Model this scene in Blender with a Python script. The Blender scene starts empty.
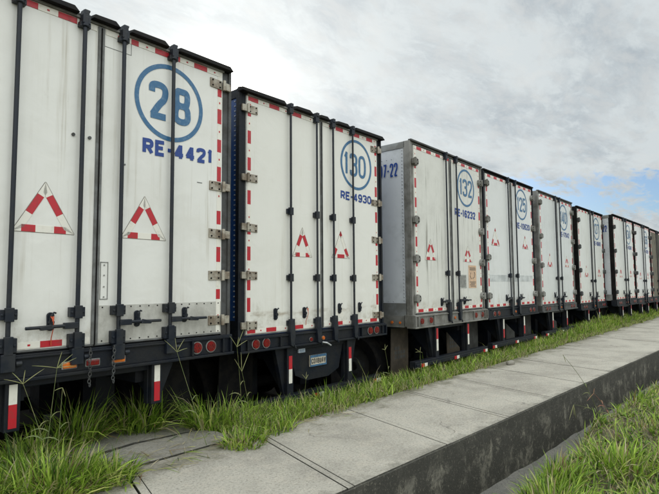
import bpy, bmesh, math, random
import numpy as np
from mathutils import Matrix, Vector
R = math.radians
random.seed(7)
rng = np.random.default_rng(11)
S = bpy.context.scene
COL = S.collection

# ------------------------------------------------------------------ camera
def look_camera(yaw, pitch, roll, loc, lens):
    v = Vector((math.sin(yaw)*math.cos(pitch), math.cos(yaw)*math.cos(pitch), math.sin(pitch)))
    r = Vector((math.cos(yaw), -math.sin(yaw), 0)); u = r.cross(v)
    r2 = r*math.cos(roll)+u*math.sin(roll); u2 = -r*math.sin(roll)+u*math.cos(roll)
    m = Matrix((r2, u2, -v)).transposed().to_4x4(); m.translation = loc
    cd = bpy.data.cameras.new("camera"); cd.sensor_width = 36; cd.lens = lens
    cd.clip_start = .05; cd.clip_end = 3000
    o = bpy.data.objects.new("camera", cd); COL.objects.link(o); o.matrix_world = m
    S.camera = o
look_camera(R(49.16), R(4.175), R(-.425), Vector((0, 0, 1.3)), 36*521.7/659)

# ------------------------------------------------------------------ world / sky
SUN_EL, SUN_AZ = 20.9, 38.1
sdir = Vector((math.sin(R(SUN_AZ))*math.cos(R(SUN_EL)), math.cos(R(SUN_AZ))*math.cos(R(SUN_EL)), math.sin(R(SUN_EL))))
W = bpy.data.worlds.new("World"); S.world = W; W.use_nodes = True
nt = W.node_tree; nt.nodes.clear()
class NG:
    def __init__(s, nt): s.nt = nt
    def n(s, t, **k):
        x = s.nt.nodes.new(t)
        for a, b in k.items(): setattr(x, a, b)
        return x
    def put(s, sock, v):
        if hasattr(v, 'links') or isinstance(v, bpy.types.NodeSocket): s.nt.links.new(v, sock)
        else: sock.default_value = v
    def m(s, op, a, b=0.0, c=None, clamp=False):
        x = s.n('ShaderNodeMath', operation=op, use_clamp=clamp); s.put(x.inputs[0], a); s.put(x.inputs[1], b)
        if c is not None: s.put(x.inputs[2], c)
        return x.outputs[0]
    def mix(s, f, a, b, bt='MIX'):
        x = s.n('ShaderNodeMix', data_type='RGBA', blend_type=bt)
        s.put(x.inputs[0], f); s.put(x.inputs[6], a); s.put(x.inputs[7], b); return x.outputs[2]
    def ramp(s, f, lo, hi, a=0.0, b=1.0):
        x = s.n('ShaderNodeMapRange', interpolation_type='SMOOTHSTEP'); s.put(x.inputs[0], f)
        x.inputs[1].default_value = lo; x.inputs[2].default_value = hi; x.inputs[3].default_value = a; x.inputs[4].default_value = b
        return x.outputs[0]
    def noise(s, vec, scale, detail=4, rough=.55, dist=0, lac=2):
        x = s.n('ShaderNodeTexNoise'); s.put(x.inputs['Vector'], vec); x.inputs['Scale'].default_value = scale
        x.inputs['Detail'].default_value = detail; x.inputs['Roughness'].default_value = rough; x.inputs['Distortion'].default_value = dist
        x.inputs['Lacunarity'].default_value = lac
        return x.outputs['Fac']
    def map(s, vec, loc=(0,0,0), rot=(0,0,0), sc=(1,1,1)):
        x = s.n('ShaderNodeMapping'); s.put(x.inputs[0], vec); x.inputs[1].default_value = loc; x.inputs[2].default_value = rot; x.inputs[3].default_value = sc
        return x.outputs[0]
    def dot(s, a, b):
        x = s.n('ShaderNodeVectorMath', operation='DOT_PRODUCT'); s.put(x.inputs[0], a); s.put(x.inputs[1], b); return x.outputs['Value']
g = NG(nt)
tc = g.n('ShaderNodeTexCoord'); D = tc.outputs['Generated']
sx = g.n('ShaderNodeSeparateXYZ'); g.put(sx.inputs[0], D)
zc = g.m('MAXIMUM', sx.outputs[2], 0.0)
den = g.m('ADD', zc, .16)
cx = g.n('ShaderNodeCombineXYZ'); g.put(cx.inputs[0], g.m('DIVIDE', sx.outputs[0], den)); g.put(cx.inputs[1], g.m('DIVIDE', sx.outputs[1], den))
P = g.map(cx.outputs[0], loc=(3.1, 1.7, 0), rot=(0, 0, R(-28)), sc=(.9, 1.6, 1))
nA = g.noise(P, 2.2, 11, .63, .3)
nB = g.noise(P, 9, 8, .64, .4)
nC = g.noise(P, .55, 3, .5, 0)
nM = g.m('ADD', g.m('MULTIPLY', nA, .6), g.m('MULTIPLY', nB, .4))
ds = g.dot(D, tuple(sdir))
def dirv(az, el): return (math.sin(R(az))*math.cos(R(el)), math.cos(R(az))*math.cos(R(el)), math.sin(R(el)))
sxy = g.m('SQRT', g.m('ADD', g.m('MULTIPLY', sx.outputs[0], sx.outputs[0]), g.m('MULTIPLY', sx.outputs[1], sx.outputs[1])))
azc = g.m('DIVIDE', g.m('ADD', g.m('MULTIPLY', sx.outputs[0], math.sin(R(80))), g.m('MULTIPLY', sx.outputs[1], math.cos(R(80)))), g.m('MAXIMUM', sxy, .01))
elb = g.ramp(g.m('ABSOLUTE', g.m('SUBTRACT', g.m('ADD', sx.outputs[2], g.m('MULTIPLY', g.m('SUBTRACT', azc, .98), .6)), .155)), .02, .075, 1, 0)
thin = g.m('MULTIPLY', g.m('MULTIPLY', elb, g.ramp(azc, .94, .985)), .29)
cov = g.ramp(g.m('SUBTRACT', g.m('ADD', nM, g.m('MULTIPLY', g.m('SUBTRACT', nC, .5), .25)), thin), .20, .32)
sky = g.n('ShaderNodeTexSky', sky_type='NISHITA'); sky.sun_disc = False
sky.sun_elevation = R(SUN_EL); sky.sun_rotation = R(SUN_AZ); sky.dust_density = 1.5; sky.altitude = 100
blue = g.mix(1.0, sky.outputs[0], (.60, .80, 1.08, 1), 'MULTIPLY')
# cloud radiance: ragged lit tops, greyer bodies, thin veils that glow round the sun, unseen sky behind the camera boosted as added fill light
lit = g.ramp(nM, .42, .64)
shade = g.mix(lit, (6.2, 6.75, 6.95, 1), (3.6, 4.2, 4.7, 1))
fine = g.ramp(nB, .42, .66)
shade = g.mix(g.m('MULTIPLY', fine, .5), shade, (7.0, 7.2, 7.1, 1))
g1 = g.m('POWER', g.m('MAXIMUM', ds, 0.0), 900.0)
g2 = g.m('POWER', g.m('MAXIMUM', ds, 0.0), 60.0)
g3 = g.m('POWER', g.m('MAXIMUM', ds, 0.0), 7.0)
glow = g.m('ADD', g.m('ADD', g.m('MULTIPLY', g1, 60.0), g.m('MULTIPLY', g2, 3.4)), g.m('MULTIPLY', g3, 1.9))
gc = g.mix(1.0, (1.0, .965, .89, 1), (1, 1, 1, 1), 'MULTIPLY')
gv = g.n('ShaderNodeVectorMath', operation='SCALE'); g.put(gv.inputs[0], gc); g.put(gv.inputs[3], glow)
base = g.mix(cov, blue, shade)
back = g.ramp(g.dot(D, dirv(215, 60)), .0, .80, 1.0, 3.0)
base = g.mix(g.ramp(back, 1.0, 2.4), base, g.mix(1.0, base, (1.02, .985, .93, 1), 'MULTIPLY'))      # the boosted fill sky is also tinted warm
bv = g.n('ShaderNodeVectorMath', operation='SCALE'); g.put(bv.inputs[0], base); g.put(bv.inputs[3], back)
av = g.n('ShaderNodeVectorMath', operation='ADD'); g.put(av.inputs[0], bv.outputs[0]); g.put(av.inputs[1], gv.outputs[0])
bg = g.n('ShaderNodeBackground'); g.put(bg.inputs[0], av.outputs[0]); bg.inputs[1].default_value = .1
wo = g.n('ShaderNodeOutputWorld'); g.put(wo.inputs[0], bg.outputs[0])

sl = bpy.data.lights.new("sun", 'SUN'); sl.energy = 2.6; sl.angle = R(.6); sl.color = (1, .93, .82)
so = bpy.data.objects.new("sun", sl); COL.objects.link(so); so.rotation_euler = (-sdir).to_track_quat('-Z', 'Y').to_euler(); so.location = (0, 0, 30)
S.view_settings.view_transform = 'Standard'; S.view_settings.look = 'None'
S.view_settings.exposure = 0.0; S.view_settings.gamma = 1; S.view_settings.use_curve_mapping = False
S.render.engine = 'CYCLES'

# ------------------------------------------------------------------ materials
def lin(r, g_, b):
    f = lambda c: (c/255/12.92) if c/255 <= .04045 else ((c/255+.055)/1.055)**2.4
    return (f(r), f(g_), f(b), 1)
def mat(name, c1, c2=None, scale=6, rough=.6, metal=0, bump=0, bscale=60, sc=(1,1,1), lo=.4, hi=.62, spec=.5, coat=0, rvar=.12):
    m = bpy.data.materials.new(name); m.use_nodes = True; k = NG(m.node_tree); b = m.node_tree.nodes['Principled BSDF']
    t = k.n('ShaderNodeTexCoord').outputs['Object']
    if c2 is None: c2 = tuple(x*.72 for x in c1[:3])+(1,)
    n = k.noise(k.map(t, sc=sc), scale, 6, .62)
    f = k.ramp(n, lo, hi)
    k.put(b.inputs['Base Color'], k.mix(f, c1, c2))
    k.put(b.inputs['Roughness'], k.m('ADD', rough-rvar/2, k.m('MULTIPLY', f, rvar)))
    b.inputs['Metallic'].default_value = metal; b.inputs['Specular IOR Level'].default_value = spec
    b.inputs['Coat Weight'].default_value = coat
    if bump:
        bn = k.n('ShaderNodeBump'); bn.inputs['Strength'].default_value = bump; bn.inputs['Distance'].default_value = .01
        k.put(bn.inputs['Height'], k.noise(t, bscale, 5, .6)); k.put(b.inputs['Normal'], bn.outputs[0])
    return m
def paint_mat(name, base, grime, amount, seed, streak=.5, rust=.0, band=None):
    """sheet door paint: weathered blotches, vertical rain streaks, scuffs and specks"""
    m = bpy.data.materials.new(name); m.use_nodes = True; k = NG(m.node_tree); b = m.node_tree.nodes['Principled BSDF']
    t = k.n('ShaderNodeTexCoord').outputs['Object']
    t = k.map(t, loc=(seed*3.3, seed*1.7, seed*.9))
    blot = k.ramp(k.noise(t, 1.3, 8, .72, .2), .42, .78)
    stn = k.noise(k.map(t, sc=(22, 22, .55)), 1.0, 5, .7)
    st = k.ramp(stn, .50, .74)
    gate = k.ramp(k.noise(k.map(t, sc=(2.2, 2.2, .9)), 1.0, 3), .42, .66)
    st = k.m('MULTIPLY', st, gate)
    sp = k.ramp(k.noise(t, 46, 3, .6), .70, .76)
    f = k.m('ADD', k.m('MULTIPLY', blot, amount*.55), k.m('MULTIPLY', st, streak), clamp=True)
    f = k.m('ADD', f, k.m('MULTIPLY', sp, .35*amount+.08), clamp=True)
    c = k.mix(f, base, grime)
    szp = k.n('ShaderNodeSeparateXYZ'); k.put(szp.inputs[0], k.n('ShaderNodeTexCoord').outputs['Object'])      # road spray and scuffs with a ragged upper limit
    sp_ = k.ramp(k.m('ADD', szp.outputs[2], k.m('MULTIPLY', k.m('SUBTRACT', k.noise(k.map(t, sc=(5, 5, 1.2)), 1.0, 7, .75), .5), 1.3)), 1.62, 1.28)
    c = k.mix(k.m('MULTIPLY', k.m('MULTIPLY', sp_, k.ramp(k.noise(t, 12, 6, .8), .36, .66)), .6), c, (.34, .30, .225, 1))
    if rust:
        rr = k.ramp(k.noise(k.map(t, sc=(9, 9, 1.3)), 1.0, 6, .75), .66, .80)
        c = k.mix(k.m('MULTIPLY', rr, rust), c, lin(120, 84, 50))
    if band:      # greasy hand marks and rust washed sideways from the catches
        t0 = k.n('ShaderNodeTexCoord').outputs['Object']; sz = k.n('ShaderNodeSeparateXYZ'); k.put(sz.inputs[0], t0)
        dz = k.m('ABSOLUTE', k.m('SUBTRACT', k.m('ADD', sz.outputs[2], k.m('MULTIPLY', k.noise(t0, 7, 4), .05)), band))
        bb_ = k.m('MULTIPLY', k.ramp(dz, .05, .0), k.ramp(k.noise(k.map(t0, sc=(3.5, 3.5, 9)), 1.0, 5, .6), .42, .66))
        c = k.mix(k.m('MULTIPLY', bb_, .65), c, lin(140, 122, 95))
    k.put(b.inputs['Base Color'], c)
    k.put(b.inputs['Roughness'], k.m('ADD', .30, k.m('MULTIPLY', f, .45)))
    b.inputs['Specular IOR Level'].default_value = .45
    bn = k.n('ShaderNodeBump'); bn.inputs['Strength'].default_value = .22; bn.inputs['Distance'].default_value = .02
    k.put(bn.inputs['Height'], k.m('ADD', k.m('MULTIPLY', k.noise(t, 3.1, 3, .5, .6), 1.6), k.m('MULTIPLY', k.noise(t, 30, 4), .05))); k.put(b.inputs['Normal'], bn.outputs[0])
    return m
M = dict(
 navy=mat('dark_navy_steel', (.0055, .008, .014, 1), (.013, .014, .016, 1), 5, .55, 0, .3, 40, spec=.25),
 navyside=mat('blue_side_panel', (.012, .055, .20, 1), (.02, .06, .17, 1), 2, .4),
 black=mat('black_rubber', (.006, .006, .007, 1), (.014, .013, .012, 1), 9, .85, 0, .3, 50, spec=.12),
 tyre=mat('dusty_tyre', (.006, .006, .007, 1), (.016, .014, .012, 1), 4, .9, 0, .3, 60, spec=.12),
 steel=mat('weathered_steel', (.23, .225, .21, 1), (.13, .125, .11, 1), 4, .55, .25, .25, 50),
 dsteel=mat('dark_weathered_steel', (.075, .078, .08, 1), (.045, .043, .04, 1), 4, .6, .2, .3, 50),
 galv=mat('galvanised_hinge', (.40, .37, .31, 1), (.20, .16, .12, 1), 9, .5, .4, .3, 60),
 alu=mat('grey_blue_aluminium', (.60, .62, .65, 1), (.46, .48, .50, 1), 1.6, .42, .12, .1, 8),
 alug=mat('dull_aluminium', (.27, .28, .28, 1), (.17, .17, .16, 1), 2.4, .5, .35, .15, 12),
 kick=mat('scuffed_galvanised_sheet', (.52, .51, .475, 1), (.34, .33, .30, 1), 3.2, .5, .15, .35, 22, (1.4, 1.4, .8), .38, .66),
 rod=mat('lock_rod_blue_black', (.009, .013, .022, 1), (.020, .022, .026, 1), 8, .42, .1, spec=.35),
 red=mat('red_reflective', (.46, .010, .022, 1), (.30, .03, .03, 1), 26, .4, lo=.46, hi=.72),
 white=mat('white_reflective', (.74, .715, .65, 1), (.58, .54, .47, 1), 16, .4, lo=.5, hi=.78),
 edge=mat('tape_edge', (.20, .18, .15, 1), None, 9, .6),
 circ=mat('fleet_circle_blue', (.030, .125, .26, 1), (.12, .22, .34, 1), 26, .45, lo=.46, hi=.78),
 text=mat('registration_blue', (.008, .045, .24, 1), (.02, .07, .24, 1), 20, .45, lo=.55, hi=.8),
 lampred=mat('red_lens', (.19, .004, .007, 1), (.11, .004, .005, 1), 30, .25, coat=.3),
 lampor=mat('amber_lens', (.70, .17, .02, 1), (.45, .10, .02, 1), 30, .25, coat=.5),
 grey=mat('lamp_bezel', (.22, .22, .21, 1), None, 20, .5),
 flap=mat('brown_mud_flap', (.085, .066, .045, 1), (.05, .04, .03, 1), 3, .85, 0, .3, 30),
 flapg=mat('grey_mud_flap', (.075, .075, .07, 1), (.045, .043, .04, 1), 3, .85),
 plate=mat('plate_cream', (.55, .50, .40, 1), (.42, .38, .30, 1), 20, .5),
 plateb=mat('plate_blue', (.05, .14, .26, 1), None, 20, .5),
 orange=mat('orange_tie', (.55, .10, .04, 1), None, 20, .5),
 brownside=mat('weathered_brown_door', (.16, .14, .10, 1), (.07, .065, .05, 1), 3, .75, 0, .3, 30, (3, 3, .7)),
 peach=mat('peach_notice', (.62, .42, .28, 1), (.50, .35, .24, 1), 12, .6),
 greyn=mat('grey_notice', (.36, .37, .35, 1), (.28, .29, .27, 1), 12, .6),
 ink=mat('faded_ink', (.10, .09, .08, 1), None, 20, .7),
 seal=mat('grey_rubber_seal', (.16, .165, .165, 1), (.10, .10, .095, 1), 6, .7),
 rivet=mat('bright_rivet', (.55, .56, .58, 1), None, 20, .35, .5),
 pale=mat('pale_scuffed_sheet', (.60, .62, .62, 1), (.42, .44, .44, 1), 5, .45, .1),
 palet=mat('pale_lettering', (.55, .62, .70, 1), None, 20, .5),
)

# ------------------------------------------------------------------ mesh helpers
class MB:
    def __init__(s): s.bm = bmesh.new()
    def _set(s, fs, m):
        for f in fs: f.material_index = m
    def hull(s, a, b, m=0):
        """closed prism between two equal-length rings a and b"""
        va = [s.bm.verts.new(p) for p in a]; vb = [s.bm.verts.new(p) for p in b]; n = len(a); fs = []
        fs.append(s.bm.faces.new(va)); fs.append(s.bm.faces.new(vb[::-1]))
        for i in range(n): fs.append(s.bm.faces.new((va[(i+1) % n], va[i], vb[i], vb[(i+1) % n])))
        s._set(fs, m); return s
    def box(s, x0, x1, y0, y1, z0, z1, m=0):
        return s.hull([(x0,y0,z0),(x1,y0,z0),(x1,y0,z1),(x0,y0,z1)], [(x0,y1,z0),(x1,y1,z0),(x1,y1,z1),(x0,y1,z1)], m)
    def xz(s, pts, y0, y1, m=0):      # outline in x,z extruded along y
        return s.hull([(x, y0, z) for x, z in pts], [(x, y1, z) for x, z in pts], m)
    def yz(s, pts, x0, x1, m=0):
        return s.hull([(x0, y, z) for y, z in pts], [(x1, y, z) for y, z in pts], m)
    def cyl(s, p0, p1, r0, r1=None, n=12, m=0):
        p0 = Vector(p0); p1 = Vector(p1); d = (p1-p0).normalized(); r1 = r0 if r1 is None else r1
        u = d.orthogonal().normalized(); w = d.cross(u)
        ring = lambda p, r: [p+(u*math.cos(2*math.pi*i/n)+w*math.sin(2*math.pi*i/n))*r for i in range(n)]
        return s.hull(ring(p0, r0), ring(p1, r1), m)
    def tube(s, pts, r, n=6, m=0):
        pts = [Vector(p) for p in pts]; rr = r if hasattr(r, '__len__') else [r]*len(pts); prev = None; fs = []; rings = []
        for i, p in enumerate(pts):
            d = (pts[min(i+1, len(pts)-1)]-pts[max(i-1, 0)]).normalized(); u = d.cross(Vector((.13, .31, .94)))
            if u.length < 1e-4: u = d.orthogonal()
            u.normalize(); w = d.cross(u)
            rings.append([s.bm.verts.new(p+(u*math.cos(2*math.pi*j/n)+w*math.sin(2*math.pi*j/n))*rr[i]) for j in range(n)])
        for a, b in zip(rings, rings[1:]):
            for j in range(n): fs.append(s.bm.faces.new((a[j], a[(j+1) % n], b[(j+1) % n], b[j])))
        fs.append(s.bm.faces.new(rings[0][::-1])); fs.append(s.bm.faces.new(rings[-1])); s._set(fs, m); return s
    def torus(s, c, R_, r, axis='y', n=14, k=6, m=0, sx=1, sz=1):
        V = []
        for i in range(n):
            a = 2*math.pi*i/n; row = []
            for j in range(k):
                b = 2*math.pi*j/k; q = R_+r*math.cos(b); h = r*math.sin(b)
                p = (q*math.cos(a)*sx, h, q*math.sin(a)*sz) if axis == 'y' else ((h, q*math.cos(a)*sx, q*math.sin(a)*sz) if axis == 'x' else (q*math.cos(a)*sx, q*math.sin(a)*sz, h))
                row.append(s.bm.verts.new((c[0]+p[0], c[1]+p[1], c[2]+p[2])))
            V.append(row)
        s._set([s.bm.faces.new((V[i][j], V[(i+1) % n][j], V[(i+1) % n][(j+1) % k], V[i][(j+1) % k])) for i in range(n) for j in range(k)], m); return s
    def make(s, name, mats, parent=None, bevel=0, smooth=False):
        bmesh.ops.recalc_face_normals(s.bm, faces=s.bm.faces)
        me = bpy.data.meshes.new(name); s.bm.to_mesh(me); s.bm.free()
        for q in (mats if isinstance(mats, (list, tuple)) else [mats]): me.materials.append(q)
        if smooth: me.shade_smooth()
        o = bpy.data.objects.new(name, me); COL.objects.link(o)
        if parent: o.parent = parent
        if bevel:
            bv_ = o.modifiers.new('bevel', 'BEVEL'); bv_.width = bevel; bv_.segments = 2; bv_.limit_method = 'ANGLE'
        if smooth:
            pass
        return o
def tag(o, label=None, cat=None, group=None, kind=None):
    if label: o['label'] = label
    if cat: o['category'] = cat
    if group: o['group'] = group
    if kind: o['kind'] = kind
    return o
def empty(name, loc, rz=0):
    o = bpy.data.objects.new(name, None); COL.objects.link(o); o.location = loc; o.rotation_euler = (0, 0, rz); o.empty_display_size = .3; return o
# narrow gothic signwriting: centre lines in a unit box, corners rounded by corner cutting; D marks a hard corner
GL = {
 '0': [([(0,.5),(0,1),(1,1),(1,0),(0,0),(0,.5)], 1)], '1': [([(.15,.80),(.60,.98),(.60,.98),(.60,0)], 0)],
 '2': [([(0,.74),(0,1),(1,1),(1,.60),(.55,.38),(.08,.02)], 0), ([(-.08,0),(1.05,0)], 0)],
 '3': [([(0,.80),(0,1),(1,1),(1,.53),(.40,.53)], 0), ([(.40,.53),(1,.53),(1,0),(0,0),(0,.22)], 0)],
 '4': [([(.72,-.08),(.72,1.06)], 0), ([(.66,1.0),(.0,.22)], 0), ([(-.12,.22),(1.08,.22)], 0)],
 '5': [([(.95,1),(.08,1),(.08,1),(.03,.54),(.03,.54),(.25,.62),(1,.66),(1,0),(0,0),(0,.22)], 0)],
 '6': [([(.95,.84),(.9,1),(0,1),(0,0),(1,0),(1,.58),(.05,.58),(.02,.40)], 0)],
 '7': [([(0,1),(1,1),(1,1),(.32,0)], 0)],
 '8': [([(.5,1),(.94,1),(.94,.62),(.72,.525),(.28,.525),(.06,.62),(.06,1),(.5,1)], 1), ([(.5,.525),(.75,.525),(1,.42),(1,0),(0,0),(0,.42),(.25,.525),(.5,.525)], 1)],
 '9': [([(.05,.16),(.1,0),(1,0),(1,1),(0,1),(0,.42),(.95,.42),(.98,.60)], 0)],
 'R': [([(0,0),(0,1),(0,1),(1,1),(1,.48),(0,.48)], 0), ([(.50,.48),(1.02,0)], 0)], 'E': [([(1,1),(0,1),(0,1),(0,0),(0,0),(1,0)], 0), ([(0,.52),(.85,.52)], 0)],
 '-': [([(.1,.45),(.9,.45)], 0)], 'C': [([(1,.72),(1,1),(0,1),(0,0),(1,0),(1,.28)], 0)], 'U': [([(0,1),(0,0),(1,0),(1,1)], 0)],
 'A': [([(0,0),(.5,1),(.5,1),(1,0)], 0), ([(.2,.32),(.8,.32)], 0)], 'V': [([(0,1),(.5,0),(.5,0),(1,1)], 0)],
}
def smooth_line(p, closed, it=3):
    for _ in range(it):
        q = [] if closed else [p[0]]
        for a, b in zip(p, p[1:]):
            if a == b: q += [a, b]; continue
            k0 = .25; q += [(a[0]*(1-k0)+b[0]*k0, a[1]*(1-k0)+b[1]*k0), (a[0]*k0+b[0]*(1-k0), a[1]*k0+b[1]*(1-k0))]
        if closed: q.append(q[0])
        else: q.append(p[-1])
        p = q
    o = [p[0]]
    for a in p[1:]:
        if abs(a[0]-o[-1][0])+abs(a[1]-o[-1][1]) > 1e-5: o.append(a)
    return o
def add_text(mb, s, x0, x1, z0, z1, y, m=0, bold=.2, side=None, gap=.15):
    """bold: stroke width as a share of the letter height"""
    h = z1-z0; w = bold*h; n = sum(.55 if c == '-' else (.62 if c == '1' else 1) for c in s); cw = (x1-x0)/(n+gap*(len(s)-1)); x = x0; lay = 0
    for c in s:
        ww = cw*(.55 if c == '-' else (.62 if c == '1' else 1)); sg = 1 if ww > 0 else -1; iw = ww-sg*w; ih = h-w
        runs = []
        for pts, closed in GL[c]:
            if closed: runs.append((pts, True, 0, 0)); continue
            cur = [pts[0]]; st_ = 0
            for a, b in zip(pts, pts[1:]):
                if a == b: runs.append((cur, False, st_, 1)); cur = [b]; st_ = 1
                else: cur.append(b)
            runs.append((cur, False, st_, 0))
        for pts, closed, e0, e1 in runs:
            if len(pts) < 2: continue
            if c == '-': P2 = [Vector((x+a*ww, z0+w/2+b*ih)) for a, b in pts]
            else: P2 = [Vector((x+sg*w/2+a*iw, z0+w/2+b*ih)) for a, b in smooth_line(pts, closed)]
            if e0: P2[0] = P2[0]-(P2[1]-P2[0]).normalized()*w*.5
            if e1: P2[-1] = P2[-1]+(P2[-1]-P2[-2]).normalized()*w*.5
            L_ = []; N_ = len(P2)
            for i in range(N_):
                if closed and i in (0, N_-1): d0 = (P2[-1]-P2[-2]).normalized(); d1 = (P2[1]-P2[0]).normalized()
                else:
                    d0 = (P2[i]-P2[i-1]).normalized() if i else None; d1 = (P2[i+1]-P2[i]).normalized() if i < N_-1 else None
                    d0 = d0 or d1; d1 = d1 or d0
                t = (d0+d1); t = t.normalized() if t.length > 1e-3 else d0
                nr = Vector((-t.y, t.x)); c_ = max(.7, nr.dot(Vector((-d0.y, d0.x)))); L_.append(nr*(w/2/c_))
            yy = y-.0004*(lay % 4); sd_ = None if side is None else side-.0004*(lay % 4); lay += 1
            mk = (lambda v: (v.x, yy, v.y)) if side is None else (lambda v: (sd_, v.x, v.y))
            A = [mb.bm.verts.new(mk(p+q)) for p, q in zip(P2, L_)]; B = [mb.bm.verts.new(mk(p-q)) for p, q in zip(P2, L_)]
            for i in range(N_-1): mb.bm.faces.new((A[i], A[i+1], B[i+1], B[i])).material_index = m
        x += ww+cw*gap
def ring(mb, cx_, cz, r0, r1, y, m=0, n=64):
    A = [mb.bm.verts.new((cx_+r0*math.cos(2*math.pi*i/n), y, cz+r0*math.sin(2*math.pi*i/n))) for i in range(n)]
    B = [mb.bm.verts.new((cx_+r1*math.cos(2*math.pi*i/n), y, cz+r1*math.sin(2*math.pi*i/n))) for i in range(n)]
    for i in range(n): mb.bm.faces.new((A[i], A[(i+1) % n], B[(i+1) % n], B[i])).material_index = m

# ------------------------------------------------------------------ trailers
H0 = 1.8                     # ground to eye level; heights below are given from eye level (v) and shifted by Z()
Z = lambda v: v+H0
def reds_line(a, b, period, red, phase):
    out = []; x = a+phase
    while x < b:
        out.append((max(a, x), min(b, x+red))); x += period
    return [q for q in out if q[1] > a+.01]
def tape(mb, a, b, reds, c, w, vertical, y=-.003, white=True):
    cur = a; segs = []
    for r0, r1 in sorted(reds):
        if r0 > cur+.003: segs.append((cur, r0, 1))
        segs.append((max(cur, r0), r1, 0)); cur = r1
    if cur < b-.003: segs.append((cur, b, 1))
    for s0, s1, m in segs:
        if m == 1 and not white: continue
        q = (c, c+w, y, .004, Z(s0)+.0005, Z(s1)-.0005) if vertical else (s0+.0005, s1-.0005, y, .004, Z(c), Z(c+w))
        mb.box(*q, m)
        if m == 1 and s1-s0 > .08:      # small printed mark in the middle of each white length
            k = (s0+s1)/2
            if vertical: mb.box(c+w*.35, c+w*.65, y-.001, y+.001, Z(k)-.009, Z(k)+.009, 0)
            else: mb.box(k-.009, k+.009, y-.001, y+.001, Z(c+w*.35), Z(c+w*.65), 0)
def triangle(parent, cx_, apexz, half, h, w, segs, y=-.003):
    """warning triangle of three tape strips; segs per side: list of (t0,t1,colour)"""
    mb = MB(); A = Vector((cx_, apexz)); L = Vector((cx_-half, apexz-h)); Rr = Vector((cx_+half, apexz-h))
    C = (A+L+Rr)/3
    for (p, q), sg in (((A, L), segs[0]), ((A, Rr), segs[1]), ((L, Rr), segs[2])):
        d = q-p; nrm = Vector((-d.y, d.x)).normalized()
        if (C-p).dot(nrm) < 0: nrm = -nrm
        for t0, t1, m in sg:
            i0 = 0; i1 = 0
            a = p+d*t0; b = p+d*t1
            # trim the inner corners where strips meet
            def inner(t, pt):
                if t < .02: return pt+nrm*w+d.normalized()*w*1.2
                if t > .98: return pt+nrm*w-d.normalized()*w*1.2
                return pt+nrm*w
            c1 = inner(t1, b); c0 = inner(t0, a)
            mb.xz([(a.x, Z(a.y)), (b.x, Z(b.y)), (c1.x, Z(c1.y)), (c0.x, Z(c0.y))], y, .004, m)
        o = .004                     # thin dirty outline of the strip edge
        c1 = q-nrm*o; c0 = p-nrm*o
        mb.xz([(p.x, Z(p.y)), (q.x, Z(q.y)), (c1.x, Z(c1.y)), (c0.x, Z(c0.y))], y+.001, .004, 2)
    return mb.make('warning_triangle', [M['red'], M['white'], M['edge']], parent)
def hinge(parent, ue, v, s, style, frame_w):
    """ue edge of the door, s=-1 left / +1 right"""
    mb = MB(); z = Z(v)
    if style == 'strap':
        a, b = sorted((ue-s*.155, ue-s*.02)); mb.box(a, b, -.012, .004, z-.044, z+.044)
        mb.cyl((ue-s*.005, -.03, z-.05), (ue-s*.005, -.03, z+.05), .017, n=10)
        a, b = sorted((ue+s*.01, ue+s*.075)); mb.box(a, b, -.028, .0, z-.036, z+.036)
        for dz in (-.026, .026):
            for dx in (.045, .13): mb.cyl((ue-s*dx, -.02, z+dz), (ue-s*dx, -.008, z+dz), .009, n=6, m=1)
    else:
        mb.cyl((ue-s*.03, -.045, z), (ue-s*.03, 0, z), .058, .07, n=10)
        a, b = sorted((ue-s*.03, ue+s*.06)); mb.box(a, b, -.05, -.0, z-.04, z+.04)
        mb.cyl((ue+s*.02, -.045, z-.06), (ue+s*.02, -.045, z+.06), .018, n=10)
        for dz in (-.028, .028): mb.cyl((ue-s*.045, -.055, z+dz), (ue-s*.045, -.04, z+dz), .010, n=6, m=1)
    tilt = random.uniform(-.05, .05); dzz = random.uniform(-.008, .008)
    for v_ in mb.bm.verts: v_.co.z += (v_.co.x-ue)*tilt+dzz
    return mb.make('hinge', [M['galv'] if style == 'strap' else (M['dsteel'] if style == 'black' else M['steel']), M['black']], parent, .003)
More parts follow.
